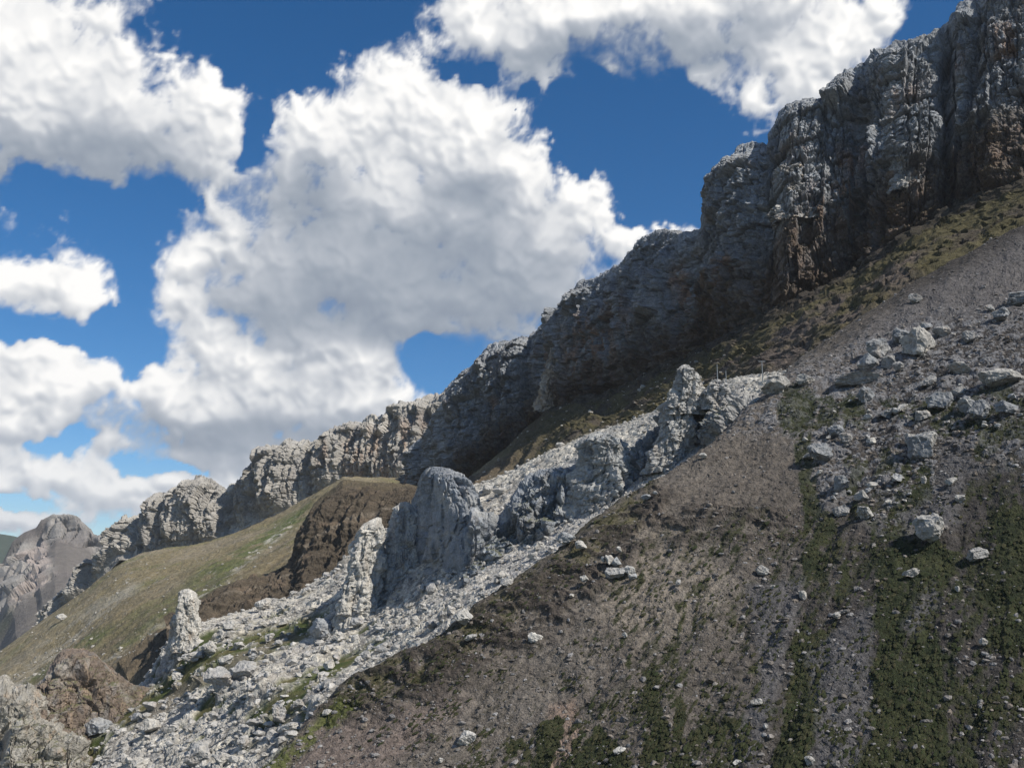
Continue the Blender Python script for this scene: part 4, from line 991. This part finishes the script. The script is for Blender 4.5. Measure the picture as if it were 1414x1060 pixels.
def put_boulder(px, py, w, h, label, group=None, mesh=None, i=0, sink=.25, name='boulder'):
    Y = ground_Y(px, py + h * .35)
    if Y > 5000: return None
    p = at(px, py, Y)
    k = Y * math.hypot(1, (px - 707) / F) / F
    hw, hh = w * .5 * k, h * .5 * k
    r = random.Random(int(px * 31 + py * 7 + i))
    if mesh is None: mesh = boulder_mesh('boulder', 4 if w > 19 else 3, int(px + py * 3) % 997, tuple(np.array({1: (.44, .43, .405), 2: (.29, .305, .32)}.get(i, (.37, .365, .355))) * (.74 if px > 1040 else 1)), cuts=8 + int(px) % 6, s=(1, 1, 1))
    o = link(name, mesh)
    o.location = (p[0], p[1], p[2] - hh * .22 * (1 if w < 25 else .5)); o.scale = (hw * 1.05, (hw + hh) * .5, hh * 1.08 * (1 if mesh.users == 1 else 1.2))
    if h / w < .55: o.rotation_euler = (0, r.uniform(.1, .35) * -1, r.uniform(-.4, .4))
    else: o.rotation_euler = (r.uniform(-.2, .2), r.uniform(-.25, .25), r.uniform(-.6, .6) if mesh.users == 1 else r.uniform(0, 6.28))
    tag(o, label, 'boulder', group)
    return o
NB = [  # column, row, width, height, tone, words
 (1270,472,46,42,1,'big pale split boulder with a black shaded underside, largest of the upper heap'),
 (1213,481,36,28,2,'bluish rounded boulder at the left of the upper heap'),
 (1228,497,24,20,0,'mid-sized grey boulder resting in front of the upper heap'),
 (1199,498,28,22,2,'dark-footed boulder at the lower left of the upper heap'),
 (1184,520,62,20,0,'low wide slab with turf on top, below the upper heap'),
 (1244,462,34,22,2,'smooth bluish slab wedged beside the biggest boulder of the upper heap'),
 (1300,456,22,18,0,'angular block touching the right side of the biggest split boulder'),
 (1279,449,18,11,2,'small bluish stone behind the top of the biggest split boulder'),
 (1240,505,16,14,0,'small block between the wide turf slab and the biggest split boulder'),
 (1071,531,40,25,1,'dark shaded boulder with a bright right-hand rim at the end of the jagged ridge'),
 (1112,523,28,17,1,'bright triangular slab on grey gravel right of the dark shaded boulder'),
 (1196,543,26,22,2,'rounded boulder on dark turf below the wide slab'),
 (1326,506,30,17,1,'pale wedge boulder alone on the gravel'),
 (1382,520,60,27,1,'long block-shaped boulder near the right edge, above the bright turf'),
 (1301,550,40,28,2,'broad bluish boulder at the lip of the gravel'),
 (1336,556,26,24,2,'narrow boulder pressed between two broad bluish ones'),
 (1352,564,30,26,2,'angular bluish boulder above the dark turf hollow'),
 (1388,562,36,20,2,'low bluish boulder under the bright turf near the right edge'),
 (1322,538,24,12,0,'tilted flat slab behind the broad bluish boulder'),
 (1245,563,20,11,1,'little pale stone on the gravel above the turf'),
 (1224,570,24,13,2,'shadowed low stone beside a little pale one'),
 (1271,573,26,14,0,'flat-topped boulder right of the low shadowed stone'),
 (1281,526,26,12,0,'half-buried flat stone in the middle of the gravel'),
 (1268,616,44,36,2,'large dark-faced boulder with two pale lumps on its shoulders'),
 (1283,604,28,26,1,'pale lump on the shoulder of the large dark-faced boulder'),
 (1256,604,16,22,1,'narrow upright pale stone against the large dark-faced boulder'),
 (1341,463,22,16,0,'grey boulder in the small upper turf streak'),
 (1384,434,28,17,2,'bluish boulder at the top of the small upper turf streak'),
 (1409,412,34,18,2,'dark bluish boulder cut by the right edge of the picture'),
 (1366,424,12,10,0,'small knob left of the bluish boulder in the upper turf streak'),
 (1263,411,18,14,0,'block with a long shadow on the rim of the scree'),
 (1131,623,34,30,2,'jumbled boulder at the head of the left turf tongue'),
 (1152,592,26,16,2,'low dark boulder above the jumbled one'),
 (1167,603,18,14,0,'grey stone right of the low dark boulder'),
 (1115,629,16,10,1,'pale stone at the left foot of the jumbled boulder'),
 (1160,664,24,26,2,'tall bluish boulder on the left turf tongue'),
 (1190,681,21,18,1,'round bright boulder in the middle of the steep slope'),
 (1195,704,24,20,1,'pointed bright boulder directly below the round bright one'),
 (1163,702,24,20,0,'broken boulder left of the pointed bright one'),
 (1203,669,16,9,1,'flat bright stone behind the round bright boulder'),
 (1288,726,48,36,1,'large solitary craggy boulder on the dark turf'),
 (1312,663,20,9,1,'flat bright stone in the gravel run'),
 (1325,687,14,13,1,'small bright block at the right of the gravel run'),
 (1276,661,9,10,1,'small upright stone at the left rim of the gravel run'),
 (1347,765,32,17,0,'low craggy boulder right of the dark turf tongue'),
 (1257,789,23,12,1,'half-sunk boulder at the top of the widest dark turf tongue'),
 (1155,848,13,9,1,'bright stone at the head of the two gravel channels'),
 (1109,820,13,14,1,'bright blocky stone on the gravel beside the turf'),
 (1053,785,18,13,1,'bright boulder among scattered tufts in the middle of the slope'),
 (1067,809,7,6,1,'little stone just below right of the bright boulder among tufts'),
 (1358,885,11,11,1,'bright stone alone at the lower right'),
 (1321,811,6,9,1,'tiny upright stone in the right-hand turf'),
 (854,789,36,20,0,'largest rock of the small pile on the brown rib'),
 (852,774,14,13,2,'round dark stone on top of the small pile on the brown rib'),
 (842,771,13,13,1,'cream-coloured stone on top of the small pile on the brown rib'),
 (869,785,14,18,1,'upright bright stone at the right of the small pile on the brown rib'),
 (833,771,9,8,1,'bright little stone at the upper left of the small pile'),
 (874,794,14,9,2,'crumbled stone at the right foot of the small pile'),
 (854,757,9,8,1,'small square stone above the pile on the brown rib'),
 (807,797,12,10,1,'tilted pale stone left of the pile on the brown rib'),
 (802,752,24,14,1,'pale sloping slab on the crest of the brown rib'),
 (789,821,8,6,1,'small bright stone on brown ground left of the pile'),
 (737,877,24,16,1,'craggy grey boulder with a black shadow on the brown rib'),
 (651,879,18,9,1,'flat pale stone near the turfy crest of the rib'),
 (643,1016,25,21,1,'bright angular boulder at the bottom centre, alone on brown scree'),
 (609,1047,10,8,1,'little stone lower left of the bright bottom-centre boulder'),
 (892,684,15,9,2,'bluish stone on the gravel below the jagged ridge'),
 (905,680,8,6,0,'tiny stone next to the bluish stone below the ridge'),
 (971,627,12,8,1,'bright stone with a dark shadow below the ridge end'),
 (970,611,8,6,1,'small bright stone above another one below the ridge end'),
 (863,875,9,8,1,'bright stone with a dark foot on the tufted slope'),
 (937,803,8,11,0,'upright grey stone among the tufts'),
 (1117,1048,13,12,1,'bright stone at the bottom edge between turf tongues'),
 (1018,1050,14,8,1,'flat bright stone at the bottom edge'),
 (855,1033,18,9,1,'pale flat stone on brown ground near the bottom edge'),
 (1043,968,18,9,1,'pale stone at the end of the left gravel channel'),
 (1058,1001,8,7,1,'small bright stone on dark turf near the bottom'),
 (366,833,26,16,1,'round pale boulder on the skyline of the rubble slope'),
 (268,904,32,15,1,'large flat-lying pale boulder under the lone pinnacle'),
 (246,931,18,11,1,'pale boulder on the bright green turf strip'),
 (303,935,40,30,0,'great pale boulder at the upper end of the rubble, left half of a pair'),
 (330,925,44,30,0,'great pale boulder at the upper end of the rubble, right half of a pair'),
 (314,907,22,14,1,'rounded boulder behind the great pair'),
 (444,866,40,26,2,'bluish pyramid-shaped boulder in the tower shadow'),
 (384,983,22,26,0,'upright block with a dark side in the lower rubble'),
 (402,1001,34,14,1,'long leaning slab beside the upright block'),
 (377,1013,18,16,0,'cube-like boulder with a black gap below the leaning slab'),
 (402,1012,18,10,1,'pale wedge boulder at the edge of the green turf'),
 (338,1022,20,16,0,'dark-sided boulder in a grass hollow'),
 (271,1040,38,28,0,'broad smooth boulder at the bottom of the rubble slope'),
 (307,1046,26,22,1,'pale cleft boulder near the bottom edge'),
 (136,999,38,22,2,'blue-grey boulder perched at the lower left rim'),
 (118,1013,32,14,2,'flat blue-grey slab below the perched boulder'),
 (101,1026,20,10,2,'smaller slab below the flat blue-grey one'),
 (452,981,14,8,1,'lone pale stone on the green turf'),
 (779,744,30,20,2,'shadowed boulder half hidden by the crest of the rib'),
 (742,751,18,13,1,'bright block left of the shadowed one at the crest'),
 (735,765,14,10,1,'bright stone just below the bright block at the crest'),
 (692,793,22,14,1,'pale boulder high on the rubble slope'),
 (668,818,20,12,0,'grey boulder lower than the pale high one'),
 (640,851,34,22,1,'large cream-coloured slab touching the crest'),
 (611,849,20,17,0,'darker blocky boulder left of the cream slab'),
 (594,861,16,13,0,'blocky boulder with a shadowed hollow'),
 (574,853,14,12,1,'tan-coloured boulder in the middle of the rubble'),
 (583,811,16,12,0,'boulder at the foot of the largest tower'),
 (594,811,18,14,0,'second boulder at the foot of the largest tower'),
 (675,674,16,12,1,'round bright boulder in the notch behind the largest tower'),
 (690,676,20,10,1,'flat bright boulder in the notch behind the largest tower'),
 (662,679,12,8,1,'small bright boulder at the left of the notch'),
 (772,613,12,6,1,'bright boulder on the tan slope behind the ridge'),
 (744,634,6,5,1,'tiny bright stone on the tan slope behind the ridge'),
 (86,850,14,8,1,'lone pale boulder on the far left hillside'),
 (208,927,14,8,1,'small pale boulder between the gully and the green strip'),
 (290,893,26,17,1,'tumbled pale block right of the lone pinnacle'),
 (318,862,18,12,1,'pale block on the rim between the pinnacle and the round boulder'),
]
nlab = 0
for (x, y, w_, h_, t, words_) in NB:
    if put_boulder(x, y, w_, h_, words_, i=t): nlab += 1
def inpoly(x, y, poly):
    return poly_mask(np.array([float(x)]), np.array([float(y)]), poly, .01)[0] > .5
FIELD = [(110,1060),(160,990),(300,915),(300,880),(350,850),(480,785),(530,810),(620,800),(760,730),(850,680),(800,735),(700,800),(600,880),(470,935),(380,1030),(350,1060)]
UP = [(1090,600),(1170,545),(1240,545),(1300,530),(1414,530),(1414,640),(1330,640),(1330,720),(1250,700),(1200,720),(1130,700),(1110,640)]
UP2 = [(1130,540),(1240,480),(1300,430),(1414,370),(1414,510),(1250,530)]
LOWR = [(1050,700),(1414,700),(1414,1060),(900,1060),(950,800)]
RIM = [(290,870),(480,775),(470,800),(380,850),(300,905),(215,935),(220,915)]
LAND = [(1270,472,'the biggest split boulder'),(1184,520,'the wide turf slab'),(1071,531,'the dark shaded boulder'),(1196,543,'the rounded boulder on turf'),(1326,506,'the lone pale wedge boulder'),
 (1382,520,'the long block by the right edge'),(1301,550,'the broad bluish boulder'),(1268,616,'the large dark-faced boulder'),(1131,623,'the jumbled boulder'),(1160,664,'the tall bluish boulder'),
 (1190,681,'the round bright boulder'),(1288,726,'the solitary craggy boulder'),(1341,463,'the grey boulder in the upper turf'),(1112,523,'the bright triangular slab'),(1384,434,'the bluish boulder at top right'),
 (1245,563,'the little pale gravel stone'),(1312,663,'the flat stone in the gravel run'),(1388,562,'the low boulder under bright turf'),
 (258,870,'the lone pinnacle'),(600,790,'the largest tower'),(500,810,'the sunlit pillar'),(366,833,'the round skyline boulder'),(268,904,'the flat-lying boulder'),(310,930,'the great pair of boulders'),
 (444,866,'the pyramid-shaped boulder'),(384,983,'the upright block'),(402,1003,'the long leaning slab'),(338,1022,'the dark-sided boulder'),(271,1040,'the broad smooth boulder'),(136,999,'the blue-grey perched boulder'),
 (779,744,'the half hidden boulder'),(692,793,'the pale high boulder'),(640,851,'the cream crest slab'),(594,861,'the blocky hollow boulder'),(452,981,'the lone stone on turf'),(118,1013,'the flat blue-grey slab'),
 (675,674,'the notch boulders'),(530,900,'the middle of the crest'),(720,770,'the upper talus'),(350,960,'the dark turf band')]
USED = {}
def describe(x, y, w, h, tone):
    cand = sorted(LAND, key=lambda l: math.hypot(l[0] - x, l[1] - y))
    size = 'tiny' if w < 8 else 'small' if w < 12 else 'middling' if w < 18 else 'large'
    shape = 'flat' if h / w < .58 else 'blocky' if h / w > .74 else 'rounded'
    for near in cand[:4]:
        dx, dy = x - near[0], y - near[1]
        a = math.degrees(math.atan2(-dy, dx)) % 360
        way = ['right of', 'upper right of', 'above', 'upper left of', 'left of', 'lower left of', 'below', 'lower right of'][int((a + 22.5) // 45) % 8]
        dist = 'close ' if math.hypot(dx, dy) < 40 else '' if math.hypot(dx, dy) < 75 else 'well '
        lab = f'{size} {tone} {shape} boulder {dist}{way} {near[2]}'
        if lab not in USED: USED[lab] = 1; return lab
    USED[lab] += 1
    return lab.replace(' boulder ', ' angular boulder ', 1)
TONES = ['pale', 'grey', 'whitish', 'dark grey', 'mid-grey', 'cream', 'dull', 'light grey']
def scatter(n, poly, lo, hi, label, group, flat=.65):
    k = 0; poly_a = np.array(poly); x0, y0 = poly_a.min(0); x1, y1 = poly_a.max(0)
    while k < n:
        x, y = rng.uniform(x0, x1), rng.uniform(y0, y1)
        if not inpoly(x, y, poly): continue
        w = lo * (hi / lo) ** (rng.random() ** 2.2)
        h = w * rng.uniform(flat - .15, flat + .2); q = int(rng.integers(8))
        put_boulder(x, y, w, h, describe(x, y, w, h, TONES[q]), group, PROTO[q], k); k += 1
scatter(112, FIELD, 7, 30, 'one of the many unremarkable pale boulders of the long rubble slope', 'boulders strewn over the rubble slope')
scatter(18, RIM, 8, 16, 'one of the tumbled sunlit boulders along the upper rim of the rubble', 'boulders along the rubble rim')
scatter(44, UP, 6, 18, 'one of the small grey boulders in the turf and gravel of the upper right slope', 'boulders in the upper right gravel')
scatter(10, UP2, 5, 12, 'one of the small stones on the bare grey scree at upper right', 'stones on the bare upper scree')

# stones too many to count: joined, irregular twenty-sided pieces
ICO_V, ICO_F = boulder_verts(1, 5, 0, 0)
ico = None
def ico_base():
    t = (1 + 5 ** .5) / 2
    v = np.array([(-1,t,0),(1,t,0),(-1,-t,0),(1,-t,0),(0,-1,t),(0,1,t),(0,-1,-t),(0,1,-t),(t,0,-1),(t,0,1),(-t,0,-1),(-t,0,1)], float) / math.hypot(1, t)
    f = np.array([(0,11,5),(0,5,1),(0,1,7),(0,7,10),(0,10,11),(1,5,9),(5,11,4),(11,10,2),(10,7,6),(7,1,8),(3,9,4),(3,4,2),(3,2,6),(3,6,8),(3,8,9),(4,9,5),(2,4,11),(6,2,10),(8,6,7),(9,8,1)])
    return v, f
IV, IF = ico_base()
def many(name, pos, size, mat, cols, label, flat=.7, N=None, jit=.3, stretch=None):
    n = len(pos)
    V = IV[None] * (1 + jit * (rng.random((n, 12, 1)) - .5) * 2)
    sc_ = size[:, None] * (np.array((1, 1, flat)) * (1 + .35 * (rng.random((n, 3)) - .5) * 2))
    V = V * sc_[:, None, :]
    if stretch is not None: V = V + (V @ stretch)[..., None] * stretch * 1.5
    a = rng.random(n) * 6.28
    if stretch is None:
        ca, sa = np.cos(a)[:, None], np.sin(a)[:, None]
        V = np.stack([V[..., 0] * ca - V[..., 1] * sa, V[..., 0] * sa + V[..., 1] * ca, V[..., 2]], -1)
    V = V + pos[:, None, :]
    Fc = (IF[None] + 12 * np.arange(n)[:, None, None]).reshape(-1, 3)
    cc = np.repeat(cols[:, None, :], 12, 1)
    o = link(name, make_mesh(name, V, Fc, mat, cc))
    return tag(o, label, kind='stuff')
def pick(P, wgt, n):
    w = wgt.ravel().clip(0); w = w / w.sum()
    return rng.choice(len(w), n, p=w)
# over the rubble slope
px, py, dpt = proj(MID)
vis = ((px > -30) & (px < 1440) & (py < 1090)).astype(float)
idx = pick(MID, vis * (1 - .8 * G2), 12000)
sz = .55 * (6.0 ** (rng.random(12000) ** 3)) * (.6 + .4 * smooth(800, 500, px.ravel()[idx]))
cols = np.array((.43, .42, .40)) * rng.uniform(.65, 1.12, (12000, 1))
many('rubble_stones', MID.reshape(-1, 3)[idx] + rng.normal(0, .5, (12000, 3)), sz, M_ROCK, cols, 'loose pale stones covering the rubble slope')
px, py, dpt = proj(NEAR)
vis = ((px > -30) & (px < 1440) & (py < 1090)).astype(float)
rubm = poly_mask(px, py, [(1000,590),(1050,545),(1160,480),(1300,430),(1440,380),(1440,640),(1330,640),(1300,720),(1210,720),(1200,650),(1130,700),(1100,600)], 25)
NS = 15000
idx = pick(NEAR, vis * (.16 + 1.3 * rubm + .22 * smooth(1000, 1200, px) * smooth(-.3, .3, fbm(NEAR / 14, 3, 803))) * (1 - .75 * G1), NS)
sz = .20 * (7.0 ** (rng.random(NS) ** 3.2))
tw = rng.random((NS, 1)); cols = (np.array((.26, .257, .26)) * tw + np.array((.17, .145, .12)) * (1 - tw)) * rng.uniform(.5, 1.2, (NS, 1))
many('scree_stones', NEAR.reshape(-1, 3)[idx], sz, M_ROCK, cols, 'loose grey stones scattered over the near slope')
# pale stones on the far hillside
hx, hy, _d = proj(FARS)
wgt = ((hx > -20) & (hx < 1000) & (hy < 1060)).astype(float) * (.15 + poly_mask(hx, hy, [(0,945),(60,890),(140,830),(170,795),(190,800),(160,830),(110,880),(60,925),(0,975)], 12) + .7 * poly_mask(hx, hy, [(660,680),(720,650),(810,600),(860,585),(860,610),(760,660)], 8) + .35 * poly_mask(hx, hy, [(100,920),(330,780),(404,722),(330,800),(160,915)], 6))
idx = pick(FARS, wgt, 1800)
many('hillside_stones', FARS.reshape(-1, 3)[idx], .6 * (5.0 ** (rng.random(1800) ** 2.6)), M_ROCK, np.array((.40, .385, .35)) * rng.uniform(.7, 1.1, (1800, 1)), 'pale stones scattered over the far hillside')
# tufts and low shrubs, stretched down the fall line
turfy = vis * (.9 * smooth(.3, .7, G1) + .75 * poly_mask(px, py, [(700,870),(900,760),(1100,700),(1420,650),(1420,1100),(500,1100),(560,980)], 40) * smooth(-.2, .35, fbm(NEAR / 9, 3, 801)) * smooth(.05, .4, fbm(NEAR / 30, 2, 802) + .35)
               + .5 * poly_mask(px, py, [(440,990),(480,940),(620,872),(760,772),(850,698),(905,656),(880,720),(800,790),(700,870),(600,940),(500,985)], 10))
n_t = 15000
idx = pick(NEAR, turfy, n_t)
down = np.array((-PB, -PC, -(PB * PB + PC * PC))); down /= np.linalg.norm(down)
sz = .19 * (4.2 ** (rng.random(n_t) ** 1.8))
mixg = rng.random((n_t, 1))
cols = (np.array((.022, .031, .011)) * (1 - mixg) + np.array((.046, .044, .022)) * mixg) * rng.uniform(.7, 1.2, (n_t, 1))
many('low_shrubs', NEAR.reshape(-1, 3)[idx], sz, M_PLANT, cols, 'dark low tufts and shrubs dotting the near slope', flat=.5, stretch=down)

# ------------------------------------------------------------------ lift masts on the ridge
m_steel = bpy.data.materials.new('weathered_steel'); m_steel.use_nodes = True
b_ = m_steel.node_tree.nodes['Principled BSDF']; b_.inputs['Base Color'].default_value = (.22, .24, .25, 1); b_.inputs['Metallic'].default_value = .5; b_.inputs['Roughness'].default_value = .6
def tube(r0, r1, z0, z1, n=10):
    a = np.linspace(0, 2 * math.pi, n, endpoint=False)
    V = np.vstack([np.stack([r0 * np.cos(a), r0 * np.sin(a), np.full(n, z0)], 1), np.stack([r1 * np.cos(a), r1 * np.sin(a), np.full(n, z1)], 1)])
    i = np.arange(n); j = (i + 1) % n
    return V, np.stack([i, j, j + n, i + n], 1)
def box(cx, cy, cz, hx, hy, hz):
    V = np.array([(cx + a * hx, cy + b * hy, cz + c * hz) for c in (-1, 1) for a, b in ((-1, -1), (1, -1), (1, 1), (-1, 1))])
    return V, np.array([(0, 3, 2, 1), (4, 5, 6, 7), (0, 1, 5, 4), (1, 2, 6, 5), (2, 3, 7, 6), (3, 0, 4, 7)])
def mast(px, pt, pb, label, head):
    Y = min(ground_Y(px, pb + 4), 640) + 2
    top, bot = at(px, pt, Y), at(px, pb, Y); H = top[2] - bot[2]
    e = bpy.data.objects.new('lift_mast', None); C.objects.link(e); e.location = (bot[0], bot[1], bot[2] - 3)
    tag(e, label, 'mast')
    grey = None
    V, f_ = tube(.42, .25, 0, H + 3); link('pole', make_mesh('pole', V, f_, m_steel, grey), e)
    V, f_ = box(0, 0, .4, .9, .9, .4); link('base', make_mesh('base', V, f_, m_steel, grey), e)
    if head:
        V, f_ = box(0, 0, H + 2.6, 2.2, .18, .18); link('crossarm', make_mesh('crossarm', V, f_, m_steel, grey), e)
        for sx in (-1, 1):
            V, f_ = tube(.5, .5, -.2, .2, 12)
            V = V[:, [0, 2, 1]] + np.array((sx * 2.0, 0, H + 3.2)); link('pulley', make_mesh('pulley', V, f_, m_steel, grey), e)
mast(991, 503, 528, 'tallest thin steel mast, behind the short squat rock tower', False)
mast(1003, 512, 532, 'shorter thin steel mast beside the tallest one', False)
mast(1053, 498, 522, 'steel mast with a crossarm head standing near the dark shaded boulder', True)

# ------------------------------------------------------------------ air
def haze():
    x0, x1, y0, y1, z0, z1 = -16500, 16500, -2500, 21000, -1600, 1250
    V = np.array([(x, y, z) for z in (z0, z1) for x, y in ((x0, y0), (x1, y0), (x1, y1), (x0, y1))], float)
    Fc = np.array([(0, 3, 2, 1), (4, 5, 6, 7), (0, 1, 5, 4), (1, 2, 6, 5), (2, 3, 7, 6), (3, 0, 4, 7)])
    m = bpy.data.materials.new('haze'); m.use_nodes = True
    nt = m.node_tree; nt.nodes.clear()
    vol = nt.nodes.new('ShaderNodeVolumePrincipled'); vol.inputs['Color'].default_value = (.80, .88, 1.0, 1)
    vol.inputs['Density'].default_value = HAZE; vol.inputs['Anisotropy'].default_value = 0.2
    o = nt.nodes.new('ShaderNodeOutputMaterial'); nt.links.new(vol.outputs[0], o.inputs['Volume'])
    tag(link('haze', make_mesh('haze', V, Fc, m)), 'thin blue mountain haze', kind='stuff')
HAZE = 1.8e-5
haze()
